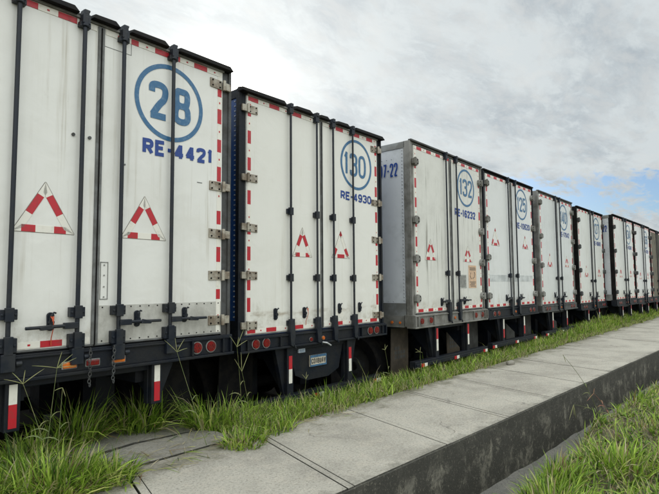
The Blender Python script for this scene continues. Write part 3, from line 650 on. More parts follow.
HM = (1.90, 1.16, .49, -.23)
def num(cx_, cz, s, w=.50, h=.31, bold=.14, r=.335): return (cx_, cz, r, .036, s, cx_-w/2, cx_+w/2, cz-h/2, cz+h/2, bold)
CF = [
 dict(regtilt=.04, label='nearest trailer at the left edge, marked 28, with scuffed grey kick plate', frame='dsteel', side='alug', near=True, paint=white_clean,
  hinges=(1.955, .945, .496, .093, -.318), hinge='strap', big=1, period=(.285, .145),
  reds_v=[reds_line(-.4, 2, .285, .145, .09), [(1.832, 1.93), (1.565, 1.71), (1.285, 1.41), (1.0, 1.143), (.586, .716), (.227, .37), (-.124, -.03)]],
  reds_t=[[(-1.1, -.95), (-.80, -.66), (-.62, -.477), (-.335, -.195)], [(.255, .322), (.477, .62), (.665, .73), (.881, 1.028)]],
  reds_b=[[(-1.1, -.95), (-.80, -.66), (-.60, -.537), (-.388, -.237)], []], tape_b=(1, 0), seamw=.026, sealm='seal',
  rods=[[(-.61, 0), (-.148, -.36)], [(.175, .37), (.641, .37)]], catches=[[(-.325, -.249)], [(.352, -.262), (.807, -.252)]],
  tri={-1: (-.385, .765, .212, .37, .05, (MS, MS, MSB)), 1: (.405, .757, .205, .36, .05, (MS, MS, MSB))},
  num=(.638, 1.625, .345, .040, '28', .425, .850, 1.452, 1.79, .175), reg=('RE-4421', .375, 1.10, 1.122, 1.262, .235),
  gutter=[(-1.3, -.66, .03), (-.55, -.20, .03), (-.10, .13, .03), (.22, .585, .035), (.69, 1.30, .02)],
  beam=-.645, lbox=(1.31, .86), tails=(.925, 1.078), style='oval', tdz=.0,
  markers=[(-.19, -.02, 'o'), (-.018, -.02, 'r'), (.19, -.02, 'o')], strip=(-.665, -.80, -.96), strip_cols=(1, 0), guard=-.985, barw=0, bartape=(),
  extra_door={1: [t1_right], -1: [t1_left, tie(-.325, -.21, -.42)]}, extra=[chains((-.06, .125))], bracket=True),
 dict(fd=.05, label='second trailer, marked 130 and RE-4930, with four long lock rods and a licence plate below', frame='navy', side='navyside', rail='navy', near=True, paint=white_2,
  hinges=(1.935, 1.168, .632, .104, -.425), hinge='strap', mid=.86, period=(.31, .15),
  reds_v=[[(1.85, 1.991), (1.547, 1.69), (1.249, 1.392), (.878, 1.031), (.55, .60), (.27, .42), (-.05, .08), (-.28, -.13)]]*2,
  reds_t=[[(-1.198, -1.053), (-.887, -.729), (-.515, -.36)], [(.29, .44), (.66, .80), (.96, 1.10)]],
  reds_b=[[(-1.20, -1.087), (-.928, -.777), (-.49, -.338)], [(.24, .40), (.68, .82), (1.0, 1.16)]],
  rods=[[(-.578, 0), (-.12, 0)], [(.193, 0), (.602, 0)]], catches=[[(-.792, -.32), (-.322, -.325)], [(.333, -.30), (.756, -.30)]],
  tri={-1: (-.345, .69, .168, .35, .048, (MS, MS, MSB)), 1: (.378, .70, .18, .35, .048, (MS2, MS2, MS2B))},
  num=(.732, 1.636, .345, .036, '130', .455, .945, 1.468, 1.785, .13), reg=('RE-4930', .385, 1.062, 1.128, 1.242, .21),
  gutter=[(-1.33, -.66, .02), (-.51, -.20, .04), (-.06, .12, .03), (.27, .54, .04), (.67, 1.33, .02)],
  beam=-.705, lbox=(1.33, .74), tails=(.955, 1.105), markers=[(-.235, -.02, 'r'), (-.018, -.02, 'o'), (.19, -.02, 'r')],
  strip=(-.81, -.96, -1.12), guard=-1.29, bartape=(-.12, 1.06), extra_door={-1: [tie(-.31, -.27, -.47)], 1: [t2_scuff]}, extra=[t2_plate],
  sidetext=(.22, .30, 1.70, 1.88, 'palet')),
 dict(label='third trailer, marked 132 and RE-16232, with grey steel frame, streaked doors and two notices', frame='steel', side='alu', rail='alug', near=True, paint=white_3,
  hinges=(1.87, .97, .384, -.218), hinge='mod', rods=[[(-.20, -.22)], [(.165, .42)]], catches=[[(-.39, -.285)], [(.42, -.285)]],
  tri={-1: (-.70, .71, .18, .33, .048, (MS, MS, [(0, .12, 1), (.12, .42, 0), (.42, .62, 1), (.62, .9, 0), (.9, 1, 1)])), 1: (.61, .66, .18, .27, .048, (MS, MS, MSB))},
  num=num(.60, 1.70, '132'), reg=('RE-16232', .15, .955, 1.165, 1.30, .23), beam=-.65, beamm='steel', lbox=(1.28, .70), tails=(1.07, .80), seamw=.04,
  strip=(-.69, -.86, -1.04), guard=-1.18, barw=1.27, bartape=(-1.05, .0, 1.12), flap='flap', extra_door={1: [stickers]}, bracket=True, sidetext=(.22, .35, 1.66, 1.87, 'text')),
 dict(label='fourth trailer, marked 125, with a dark frame and scuffed repair sheets low on its doors', frame='navy', side='navyside', rail='navy', paint=white_4,
  hinges=(1.91, 1.22, .50, -.226), hinge='mod', rods=[[(-.22, -.2)], [(.17, .3)]], catches=[[(-.38, -.28)], [(.40, -.28)]],
  tri={-1: (-.83, 1.08, .20, .34, .05, (MS2, MS2, MS2B)), 1: (.75, 1.03, .17, .28, .05, (MS2, MS2, MS2B))},
  num=num(.61, 1.70, '125'), reg=('RE-10620', .26, 1.055, 1.165, 1.295, .20), beam=-.66, tails=(1.05, .85), seamw=.05,
  strip=(-.69, -.88, -1.05), strip_cols=(1, 0), guard=-1.15, barw=1.17, extra_door={-1: [scuffband], 1: [scuffband]}, flap='flapg'),
 dict(label='fifth trailer, marked 140, grey framed, right of the one marked 125', frame='steel', side='alug', rail='alug', paint=white_5,
  hinges=(1.88, 1.10, .42, -.24), hinge='mod', rods=[[(-.20, -.2)], [(.13, .3)]], catches=[[(-.36, -.28)], [(.38, -.28)]],
  tri={-1: (-.62, .72, .18, .32, .05, (MS2, MS2, MS2B)), 1: (.70, .70, .17, .28, .05, (MS, MS, MSB))},
  num=num(.56, 1.69, '140'), reg=('RE-17042', .22, .98, 1.18, 1.31, .20), beam=-.66, tails=(1.05, .85), beamm='dsteel', strip=(-.69, -.88, -1.05), strip_cols=(1, 0), guard=-1.15, bracket=True, flap='flapg'),
 dict(label='sixth trailer, black framed, just left of the trailer whose grey side shows', frame='black', side='alug', paint=white_6, seamw=.04,
  hinges=(1.75, 1.0, .35, -.28), hinge='black', rods=[[(-.20, -.2)], [(.13, .3)]], catches=[[(-.36, -.32)], [(.38, -.32)]],
  tri={-1: (-.60, .50, .18, .32, .05, (MS2, MS2, MS2B)), 1: (.70, .48, .17, .28, .05, (MS, MS, MSB))},
  num=num(.60, 1.63, '127'), reg=('RE-10618', .26, .98, 1.12, 1.25, .20), tails=(1.05, .85), beam=-.74, guard=-1.15, barw=0, bartape=()),
 dict(label='seventh trailer, black framed, standing slightly forward so its pale lettered side shows', frame='black', side='alu', rail='alug', paint=white_6, seamw=.05,
  hinges=(1.75, 1.0, .35, -.28), hinge='black', rods=[[(-.17, -.2)], [(.15, .3)]], catches=[[(-.36, -.3)], [(.38, -.3)]],
  tri={-1: (-.60, .50, .18, .32, .05, (MS, MS, MSB)), 1: (.70, .48, .17, .28, .05, (MS, MS, MSB))},
  num=num(.60, 1.62, '134'), reg=('RE-16240', .26, .98, 1.12, 1.25, .20), tails=(1.05, .85), beam=-.72, guard=-1.15, barw=0, bartape=(), sidetext=(.17, .30, 1.60, 1.80, 'text')),
 dict(label='eighth trailer, last white doored one before the brown doored one at the right edge', frame='black', side='alug', paint=white_4, seamw=.05,
  hinges=(1.75, 1.0, .35, -.28), hinge='black', rods=[[(-.17, -.2)], [(.15, .3)]], catches=[[(-.36, -.3)], [(.38, -.3)]],
  tri={-1: (-.60, .45, .18, .32, .05, (MS, MS, MSB)), 1: (.70, .43, .17, .28, .05, (MS, MS, MSB))},
  num=num(.60, 1.60, '136'), reg=('RE-16251', .26, .98, 1.10, 1.23, .20), tails=(1.05, .85), beam=-.74, guard=-1.15, barw=0, bartape=()),
 dict(label='ninth trailer, weathered brown doors in a dark frame, cut off by the right edge', frame='navy', side='alug', paint=brown_9, seamw=.04,
  hinges=(1.75, 1.0, .35, -.28), hinge='black', rods=[[(-.17, -.2)], [(.15, .3)]], catches=[[(-.36, -.3)], [(.38, -.3)]], tails=(1.05, .85), beam=-.74, guard=-1.15, barw=0, bartape=(), tape_b=(0, 0)),
]
PL = [(.658, 4.015, 2.441, 2.089, -.451, .69), (3.624, 4.315, 2.440, 2.081, -.531, .23), (6.761, 4.143, 2.336, 2.129, -.440, .62),
      (9.331, 4.152, 2.439, 2.105, -.456, .40), (12.284, 4.170, 2.439, 2.096, -.495, .19), (15.316, 4.173, 2.441, 2.064, -.556, -.50),
      (18.05, 3.88, 2.441, 2.073, -.517, -1.09), (20.788, 3.82, 2.441, 2.069, -.549, -.55), (23.60, 3.80, 2.44, 2.05, -.55, 0)]
for (x, y, w, t_, b_, a_), c_ in zip(PL, CF): trailer(x, y, w, t_, b_, R(a_), c_)

# ------------------------------------------------------------------ ground, channel, sidewalk
edge_y = lambda x: 2.26-.033*x
def sstep(a, b, t): t = np.clip((t-a)/(b-a), 0, 1); return t*t*(3-2*t)
def wob(x, y, s, k=0):
    return (np.sin(x*1.7*s+1.3+k)*np.cos(y*2.3*s+.4+k)+.6*np.sin(x*3.9*s+y*2.7*s+k)+.4*np.cos(x*7.3*s-y*6.1*s))/2
def gz(x, y):
    x = np.asarray(x, float); y = np.asarray(y, float); r = edge_y(x)
    yy = y-r
    bank = -.13+.035*wob(x, y, 1)+.02*wob(x, y, 3)-.10*sstep(-.6, -6, yy)*0
    z = bank+(-.80-bank)*sstep(np.interp(x, [4.6, 5.8], [-.80, -.62])+.07*wob(x, y, 1.3), np.interp(x, [4.6, 5.8], [-.45, -.28]), yy)
    z = np.where(yy > -.26, -.80, z)
    z = np.where(yy > .10, -.30, z)
    verge = -.025+.012*wob(x, y, 2)
    pad = sstep(1.35, 1.6, x)*(1-sstep(2.95, 3.3, x))
    rise = sstep(3.62, 4.05, y)*np.interp(x, [3, 4, 7, 10, 12, 17, 40], [-.05, -.10, -.08, -.07, -.02, .17, .2])
    drop = (1-pad)*sstep(4.15, 4.9, y)*.45+pad*sstep(4.66, 4.85, y)*.40
    v = np.maximum(verge+rise-.14*pad-drop, -.5)
    z = np.where(y > 3.56, v, z)
    return z
mat_soil = None
def soil_mat():
    m = bpy.data.materials.new('soil_and_thatch'); m.use_nodes = True; k = NG(m.node_tree); b = m.node_tree.nodes['Principled BSDF']
    t = k.n('ShaderNodeTexCoord').outputs['Object']
    n1 = k.ramp(k.noise(t, 9, 6, .7), .40, .62); n2 = k.ramp(k.noise(t, 2.1, 4, .6), .42, .62); n3 = k.ramp(k.noise(t, 60, 3, .6), .5, .66)
    c = k.mix(n1, (.085, .068, .044, 1), (.17, .145, .10, 1)); c = k.mix(k.m('MULTIPLY', n2, .6), c, (.055, .085, .022, 1)); c = k.mix(k.m('MULTIPLY', n3, .5), c, (.26, .22, .15, 1))
    k.put(b.inputs['Base Color'], c); b.inputs['Roughness'].default_value = .95
    bn = k.n('ShaderNodeBump'); bn.inputs['Strength'].default_value = .9; bn.inputs['Distance'].default_value = .03
    k.put(bn.inputs['Height'], k.noise(t, 22, 6, .7)); k.put(b.inputs['Normal'], bn.outputs[0]); return m
def yard_mat():
    m = bpy.data.materials.new('yard_gravel'); m.use_nodes = True; k = NG(m.node_tree); b = m.node_tree.nodes['Principled BSDF']
    t = k.n('ShaderNodeTexCoord').outputs['Object']
    n1 = k.ramp(k.noise(t, .8, 6, .7), .40, .62); n3 = k.ramp(k.noise(t, 40, 3, .6), .4, .66)
    c = k.mix(n1, (.20, .18, .15, 1), (.30, .28, .24, 1)); c = k.mix(k.m('MULTIPLY', n3, .5), c, (.12, .11, .09, 1))
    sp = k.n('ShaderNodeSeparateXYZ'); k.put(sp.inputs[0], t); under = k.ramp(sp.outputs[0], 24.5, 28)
    c = k.mix(under, k.mix(n1, (.022, .019, .016, 1), (.040, .034, .027, 1)), c)      # shade under the trailers put into the soil colour
    k.put(b.inputs['Base Color'], c); b.inputs['Roughness'].default_value = .95; return m
def sheet(name, xs, ys, zf, m, label=None, kind='structure', facemask=None, m2=None):
    X_, Y_ = np.meshgrid(xs, ys, indexing='ij'); Z_ = zf(X_, Y_); nx, ny = X_.shape
    v = np.stack([X_, Y_, Z_], -1).reshape(-1, 3); i = np.arange(nx-1)[:, None]*ny+np.arange(ny-1)[None]
    f = np.stack([i, i+ny, i+ny+1, i+1], -1).reshape(-1, 4)
    me = bpy.data.meshes.new(name); me.from_pydata(v.tolist(), [], f.tolist()); me.materials.append(m)
    if m2:
        me.materials.append(m2); cy = v[f][:, :, 1].mean(1); cx2 = v[f][:, :, 0].mean(1)
        me.polygons.foreach_set('material_index', ((cy > 4.9) & (cx2 > -60)).astype(np.int32))
    me.shade_smooth()
    o = bpy.data.objects.new(name, me); COL.objects.link(o); tag(o, kind=kind); return o
xs = np.concatenate([[-900, -300, -100, -40, -20, -10, -6], np.arange(-4, 14, .12), np.arange(14, 32, .35), np.arange(32, 80, 3), [90, 120, 200, 400, 900]])
# rows follow the channel: denser around it
ys = np.concatenate([[-900, -300, -100, -30, -12, -6, -4], np.arange(-3, -.5, .25), np.arange(-.5, 2.4, .05), [2.6, 3.0, 3.4, 3.5, 3.555, 3.565], np.arange(3.6, 4.95, .06), [5.0, 5.2, 6, 8, 12, 18, 30, 60, 120, 300, 900]])
sheet('ground', xs, ys, gz, soil_mat(), m2=yard_mat())

def concrete(name, c1, c2, c3, dark=0, wall=False, moss=False):
    m = bpy.data.materials.new(name); m.use_nodes = True; k = NG(m.node_tree); b = m.node_tree.nodes['Principled BSDF']
    t = k.n('ShaderNodeTexCoord').outputs['Object']
    if wall:
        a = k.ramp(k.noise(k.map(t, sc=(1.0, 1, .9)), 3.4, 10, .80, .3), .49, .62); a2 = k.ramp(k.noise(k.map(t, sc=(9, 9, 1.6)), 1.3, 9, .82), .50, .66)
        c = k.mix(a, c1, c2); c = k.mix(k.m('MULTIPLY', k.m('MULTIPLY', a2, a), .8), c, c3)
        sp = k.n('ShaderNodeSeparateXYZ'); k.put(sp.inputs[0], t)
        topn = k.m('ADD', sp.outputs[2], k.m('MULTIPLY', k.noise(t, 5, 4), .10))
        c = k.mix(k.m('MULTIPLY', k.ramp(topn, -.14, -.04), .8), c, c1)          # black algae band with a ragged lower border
        sk = k.ramp(k.noise(t, 42, 6, .85), .56, .64); c = k.mix(k.m('MULTIPLY', sk, .5), c, c3)
    else:
        a = k.ramp(k.noise(t, 1.3, 6, .65, .3), .38, .66); a2 = k.ramp(k.noise(t, 7, 7, .72), .46, .64); s1 = k.ramp(k.noise(t, 48, 5, .85), .50, .60); s2 = k.ramp(k.noise(t, 60, 5, .85), .54, .64); s3 = k.ramp(k.noise(t, 16, 6, .8), .60, .70)
        c = k.mix(a, c1, c2); c = k.mix(k.m('MULTIPLY', a2, .45), c, c3); c = k.mix(k.m('MULTIPLY', s1, .62), c, tuple(x*.42 for x in c1[:3])+(1,)); c = k.mix(k.m('MULTIPLY', s2, .55), c, tuple(min(1, x*1.5) for x in c1[:3])+(1,)); c = k.mix(k.m('MULTIPLY', s3, .45), c, tuple(x*.5 for x in c1[:3])+(1,))
        vo = k.n('ShaderNodeTexVoronoi', feature='DISTANCE_TO_EDGE'); wv = k.n('ShaderNodeVectorMath', operation='ADD'); nz = k.n('ShaderNodeTexNoise'); nz.inputs['Scale'].default_value = 3; nz.inputs['Detail'].default_value = 6
        k.put(nz.inputs['Vector'], t); sv = k.n('ShaderNodeVectorMath', operation='SCALE'); k.put(sv.inputs[0], nz.outputs['Color']); sv.inputs[3].default_value = .5; k.put(wv.inputs[0], t); k.put(wv.inputs[1], sv.outputs[0])
        k.put(vo.inputs['Vector'], wv.outputs[0]); vo.inputs['Scale'].default_value = .62
        ck = k.m('MULTIPLY', k.ramp(vo.outputs['Distance'], .006, .001), k.ramp(k.noise(t, 1.1, 3), .50, .60)); c = k.mix(k.m('MULTIPLY', ck, .7), c, tuple(x*.3 for x in c1[:3])+(1,))
        if moss:
            sp = k.n('ShaderNodeSeparateXYZ'); k.put(sp.inputs[0], t); dd = k.m('ADD', sp.outputs[1], k.m('MULTIPLY', k.m('SUBTRACT', k.noise(t, 3.3, 6, .7), .5), 1.5))
            c = k.mix(k.m('MULTIPLY', k.ramp(dd, 3.25, 3.62), .65), c, (.12, .115, .07, 1)); ee = k.m('ADD', k.m('ADD', sp.outputs[1], k.m('MULTIPLY', sp.outputs[0], .033)), k.m('MULTIPLY', k.m('SUBTRACT', k.noise(t, 4.3, 6, .7), .5), .5))
            c = k.mix(k.m('MULTIPLY', k.ramp(ee, 2.36, 2.22), .5), c, (.13, .125, .105, 1))
    k.put(b.inputs['Base Color'], c); b.inputs['Roughness'].default_value = .92; b.inputs['Specular IOR Level'].default_value = .25
    bn = k.n('ShaderNodeBump'); bn.inputs['Strength'].default_value = .8; bn.inputs['Distance'].default_value = .012
    k.put(bn.inputs['Height'], k.m('ADD', k.noise(t, 60, 6, .8), k.noise(t, 9, 4, .6))); k.put(b.inputs['Normal'], bn.outputs[0]); return m
walk = concrete('broom_finished_concrete', (.47, .445, .39, 1), (.34, .32, .28, 1), (.53, .485, .41, 1), moss=True)
walkd = concrete('dark_old_concrete', (.34, .325, .285, 1), (.24, .23, .205, 1), (.42, .39, .33, 1))
wallm = concrete('algae_and_gap_shade_concrete', (.060, .058, .050, 1), (.19, .18, .15, 1), (.42, .39, .31, 1), wall=True)
floorm = concrete('silty_channel_floor', (.20, .195, .18, 1), (.26, .25, .225, 1), (.14, .135, .12, 1))
# sidewalk of cast panels: joints every 1.2 m, each with a second tooled line beside it, skewed as laid
mb = MB(); th = .11; SK = .31
def panel(mb, xa, xb, y1=3.585, z=0, m=0):
    def pt(x, y): return (x+SK*(y-2.16), y)
    r = random.uniform(-.003, .003)
    A = []
    for x, e in ((xa, 0), (xb, 0)): A.append((x, edge_y(x+0)))
    p = [(xa+SK*(edge_y(xa)-2.16), edge_y(xa)), (xb+SK*(edge_y(xb)-2.16), edge_y(xb)), pt(xb, y1), pt(xa, y1)]
    mb.hull([(q[0], q[1], z-th) for q in p], [(q[0], q[1], z+r) for q in p], m)
JX = [2.67-1.2*k for k in range(12, 0, -1)]+[2.67, 3.92, 5.06]
while JX[-1] < 75: JX.append(JX[-1]+1.2+.04*math.sin(JX[-1]*2.1))
for x, xn in zip(JX, JX[1:]):
    w = xn-x
    ga = .009 if x < 2.8 else .0055; panel(mb, x+ga, x+.066); panel(mb, x+.070, x+w-ga*.6)
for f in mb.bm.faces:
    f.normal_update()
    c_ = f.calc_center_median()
    if abs(f.normal.z) < .5: f.material_index = 1  # stained front face; joint sides dark too, shade put into the colour
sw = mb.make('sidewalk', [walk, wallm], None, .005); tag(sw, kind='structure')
mb = MB()
xa = -15.0
while xa < 74:
    xb = xa+4.8
    mb.hull([(xa, edge_y(xa)+.003, -.82), (xb, edge_y(xb)+.003, -.82), (xb, 3.5, -.82), (xa, 3.5, -.82)], [(xa, edge_y(xa)+.003, -th-.002), (xb, edge_y(xb)+.003, -th-.002), (xb, 3.5, -th-.002), (xa, 3.5, -th-.002)])
    xa = xb
fxx = np.arange(-15, 74, .22)
fr_ = [[mb.bm.verts.new((a, edge_y(a)+q, z_)) for q, z_ in ((-.001, -.82), (-.016-.004*math.sin(a*2.3), -.82), (-.013-.003*math.sin(a*2.3)-.002*math.sin(a*9.1), -.23+.006*math.sin(a*5.1)), (-.0125-.003*math.sin(a*4.7), -.115+.006*math.sin(a*5.1)), (-.014+.003*math.sin(a*7.3), -.012), (-.001, -.009))] for a in fxx]
for A, B in zip(fr_, fr_[1:]):
    for q in range(6): mb.bm.faces.new((A[q], A[(q+1) % 6], B[(q+1) % 6], B[q]))
cw = mb.make('drainage_channel_wall', wallm, None); tag(cw, kind='structure')
fx = np.concatenate([np.arange(-15, 14, .15), np.arange(14, 74, 1.2)]); fo = np.array([-.72, -.5, -.42, -.34, -.24, -.12, -.05, .02])
X_ = np.repeat(fx[:, None], len(fo), 1); Yf = edge_y(X_)+fo[None]; Zf = -.57+.02*wob(X_, Yf, 2)+.045*(np.abs(fo[None]+.15)/.5)**2+.10*sstep(-.05, .02, fo[None]+0*X_)*.4
nx, ny = X_.shape; i = np.arange(nx-1)[:, None]*ny+np.arange(ny-1)[None]
me = bpy.data.meshes.new('drainage_channel_floor'); me.from_pydata(np.stack([X_, Yf, Zf], -1).reshape(-1, 3).tolist(), [], np.stack([i, i+ny, i+ny+1, i+1], -1).reshape(-1, 4).tolist()); me.materials.append(floorm); me.shade_smooth()
cf = bpy.data.objects.new('drainage_channel_floor', me); COL.objects.link(cf); tag(cf, kind='structure')
# two loose slabs behind the first trailer
def slab(pts, z0, z1, label):
    mb = MB(); bot = [(x, y, (z0 if y < 3.9 else z1)-.1) for x, y in pts]; top = [(x, y, z0+(z1-z0)*(y-3.6)/1.05) for x, y in pts]
    o = mb.make.__self__; mb.hull([(x, y, t[2]-.1) for (x, y), t in zip(pts, top)], top)
    for f in mb.bm.faces:
        f.normal_update()
        if abs(f.normal.z) < .5: f.material_index = 1  # sides coloured dark to paint the shade inside the gaps
    o = mb.make('concrete_slab', [walkd, wallm], None, .005); tag(o, label, 'slab', 'old concrete slabs beside the sidewalk'); return o
slab([(1.25, 3.645), (2.2, 3.63), (2.80, 3.62), (2.93, 3.66), (2.96, 3.9), (2.90, 4.08), (2.6, 4.10), (2.3, 4.14), (1.9, 4.07), (1.25, 3.95)], .0, -.012, 'worn concrete slab between the two dark gaps at the foot of the first trailer')
slab([(1.25, 4.02), (1.9, 4.13), (2.3, 4.19), (2.62, 4.145), (2.91, 4.095), (2.95, 4.4), (2.85, 4.66), (1.25, 4.64)], .0, -.012, 'worn concrete slab half under the first trailer, behind the curved dark gap')
# a small stone lying on the sidewalk
mb = MB(); bmesh.ops.create_icosphere(mb.bm, subdivisions=2, radius=1)
for v in mb.bm.verts: v.co = Vector((v.co.x*.10, v.co.y*.06, v.co.z*.04))*(1+.18*math.sin(v.co.x*5+v.co.y*7))
st = mb.make('stone', walk, None, smooth=True); st.location = (8.35, 3.38, .03); tag(st, 'small pale stone lying where the grass verge meets the sidewalk', 'stone')

# ------------------------------------------------------------------ grass
def grass_mat():
    m = bpy.data.materials.new('grass_blades'); m.use_nodes = True; k = NG(m.node_tree); b = m.node_tree.nodes['Principled BSDF']
    a = k.n('ShaderNodeAttribute', attribute_name='Col'); k.put(b.inputs['Base Color'], a.outputs[0]); b.inputs['Roughness'].default_value = .5
    b.inputs['Specular IOR Level'].default_value = .35
    tr = k.n('ShaderNodeBsdfTranslucent'); k.put(tr.inputs[0], a.outputs[0]); mx = k.n('ShaderNodeMixShader'); mx.inputs[0].default_value = .42
    k.put(mx.inputs[1], b.outputs[0]); k.put(mx.inputs[2], tr.outputs[0]); k.put(m.node_tree.nodes['Material Output'].inputs[0], mx.outputs[0]); return m
GM = grass_mat()
PAL = np.array([(.165, .285, .028), (.245, .385, .042), (.38, .52, .085), (.085, .16, .024), (.52, .55, .17), (.40, .35, .18), (.50, .44, .29), (.045, .08, .02), (.25, .16, .08)])
def blades(name, P0, L, Wd, az, lean, pw, kind='stuff', a0=.08):
    """curved tapered blades; P0 roots (n,3), L length, az heading, lean how far they arch over"""
    n = len(P0); seg = 4; t = np.linspace(0, 1, seg+1)[None]
    h = np.stack([np.sin(az), np.cos(az)], -1); side = np.stack([np.cos(az), -np.sin(az)], -1)
    a0 = np.asarray(a0)*np.ones(n); ang = np.minimum(a0[:, None]+lean[:, None]*t**1.1*1.25, 2.1)            # bend from vertical
    ds_ = L[:, None]/seg
    dx = np.sin(ang)*ds_; dz = np.cos(ang)*ds_
    cx_ = np.concatenate([np.zeros((n, 1)), np.cumsum(dx[:, :-1], 1)], 1); cz = np.concatenate([np.zeros((n, 1)), np.cumsum(dz[:, :-1], 1)], 1)
    ctr = np.stack([P0[:, None, 0]+h[:, None, 0]*cx_, P0[:, None, 1]+h[:, None, 1]*cx_, P0[:, None, 2]+cz], -1)
    w = Wd[:, None]*np.array([.7, 1.0, .85, .5, .04])[None]*.5
    tw = rng.uniform(-.6, .6, n)
    sv = np.stack([side[:, 0]*np.cos(tw), side[:, 1]*np.cos(tw), np.sin(tw)], -1)
    Lf = ctr-sv[:, None]*w[..., None]; Rt = ctr+sv[:, None]*w[..., None]
    V = np.stack([Lf, Rt], 2).reshape(n, -1, 3); k = V.shape[1]
    q = np.array([[2*i, 2*i+1, 2*i+3, 2*i+2] for i in range(seg)]); F = (q[None]+(np.arange(n)*k)[:, None, None]).reshape(-1, 4)
    me = bpy.data.meshes.new(name); nv = n*k; nf = len(F)
    me.vertices.add(nv); me.vertices.foreach_set('co', V.reshape(-1).astype(np.float32))
    me.loops.add(nf*4); me.loops.foreach_set('vertex_index', F.reshape(-1).astype(np.int32))
    me.polygons.add(nf); me.polygons.foreach_set('loop_start', (np.arange(nf)*4).astype(np.int32)); me.polygons.foreach_set('loop_total', np.full(nf, 4, np.int32))
    me.update(calc_edges=True)
    idx = rng.choice(len(PAL), n, p=np.array(pw)/sum(pw)); c = PAL[idx]*rng.uniform(.6, 1.3, (n, 1))
    c = np.concatenate([c, np.ones((n, 1))], 1); ca = me.color_attributes.new('Col', 'FLOAT_COLOR', 'POINT'); ca.data.foreach_set('color', np.repeat(c, k, 0).reshape(-1).astype(np.float32))
    me.materials.append(GM); o = bpy.data.objects.new(name, me); COL.objects.link(o)
    if kind: tag(o, kind=kind)
    return o
PG = [18, 24, 20, 10, 10, 7, 6, 5, 2]; PD = [10, 14, 12, 10, 7, 14, 16, 8, 5]
def scatter(n, x0, x1, y0, y1, power=1.0):
    return x0+(x1-x0)*rng.random(n)**power, y0+(y1-y0)*rng.random(n)
def lowf(x, y, s): return .5+.5*wob(x, y, s, 2.1)
# verge strip between sidewalk and trailers
x, y = scatter(104000, -1.0, 34, 3.34, 4.75, 1.9)
edge = np.interp(x, [2.8, 3.2, 4.2], [3.42, 3.46, 3.63])+.014*np.clip(x-6, 0, 8)+.10*wob(x, y*0, 1.9)+.05*wob(x, y*0, 6)+(rng.random(len(x))-.5)*.16
pad = (x > 1.5) & (x < 2.95) & (y < 4.7)
keep = (y > edge) & ~pad & ((lowf(x, y, 2.3) > .12) | (rng.random(len(x)) < .35))
x, y = x[keep], y[keep]; n = len(x)
far = np.clip(x/14, 0, 1.6)
L = rng.uniform(.08, .21, n)*np.interp(x, [0, 5, 9], [1.15, 1.1, .95])*(1+.5*lowf(x, y, 3))*(.6+.4*sstep(3.6, 3.85, y)); L[rng.random(n) < .02] *= 1.6
tagv = blades('verge_grass', np.stack([x, y, np.where(y < 3.60, np.maximum(gz(x, y), 0), gz(x, y))-.003], -1), L, rng.uniform(.005, .012, n)*(1+.8*far), rng.uniform(0, 6.28, n), rng.uniform(.2, 1.3, n), PG, a0=rng.uniform(.05, 1.1, n)**1.2)
tag(tagv, 'strip of short green grass between the sidewalk and the trailers', 'grass')
# thatch and runners creeping over the sidewalk edge
x, y = scatter(16000, 0, 22, 3.38, 3.80, 1.6); ok = (y > 3.58+.10*wob(x, y*0, 2.2)-.06) & ~((x > 1.7) & (x < 2.9)); x, y = x[ok], y[ok]; n = len(x)
o = blades('thatch', np.stack([x, y, np.maximum(gz(x, y), .002)+.003], -1), rng.uniform(.04, .12, n), rng.uniform(.003, .006, n)*(1+.5*np.clip(x/14, 0, 1.5)), rng.uniform(0, 6.28, n), rng.uniform(1.1, 1.5, n), PD)
tag(o, 'dry thatch and runners along the grassy edge of the sidewalk', 'thatch')
# small broad-leaved weeds mixed through verge and bank
def weeds(name, x, y, label):
    k = 6; X2 = np.repeat(x, k); Y2 = np.repeat(y, k); n = len(X2)
    o = blades(name, np.stack([X2, Y2, gz(X2, Y2)+.01], -1), rng.uniform(.03, .075, n), rng.uniform(.014, .028, n), rng.uniform(0, 6.28, n), rng.uniform(.5, 1.2, n), [30, 20, 6, 30, 3, 1, 1, 8, 2], a0=rng.uniform(.1, .9, n)); tag(o, label, 'weeds')
x, y = scatter(1100, 2.8, 16, 3.7, 4.3, 1.5); weeds('broadleaf_weeds', x, y, 'small broad leaved weeds mixed into the verge grass')
x, y = scatter(1500, 2.2, 11, -.4, 1.75, 1.4); ok = y < edge_y(x)-.65; weeds('bank_weeds', x[ok], y[ok], 'small broad leaved weeds on the bank in front of the channel')
# near bank on the camera side of the channel
x, y = scatter(62000, .6, 26, -1.8, 2.0, 1.75)
yy = y-edge_y(x); base_d = np.clip(.98-.5*sstep(-.24, .0, yy-np.interp(x, [4.4, 5.4], [-.56, -.28])), 0, 1)
bare = np.maximum(sstep(.55, .75, lowf(x, y, 1.1))*.8*(yy > -1.2), .9*np.exp(-((x-5.0)/.9)**2-((y-1.35)/.28)**2))
eb = np.interp(x, [4.4, 5.4], [-.56, -.28]); ok = (yy < eb+.06*wob(x, y*0, 1.5)) & (rng.random(len(x)) < base_d*(1-bare)) & (y < .2+.9*x) ; x, y = x[ok], y[ok]; n = len(x)
cl = lowf(x, y, 4)
L = rng.uniform(.06, .20, n)*(.6+.7*cl)
o = blades('bank_grass', np.stack([x, y, gz(x, y)-.005], -1), L, rng.uniform(.005, .012, n)*(1+.6*np.clip(x/12, 0, 1.6)), rng.uniform(0, 6.28, n), rng.uniform(.3, 1.3, n), [18, 22, 18, 9, 8, 11, 8, 5, 2], a0=rng.uniform(.05, 1.1, n))
tag(o, 'rough green grass on the bank in front of the drainage channel', 'grass')
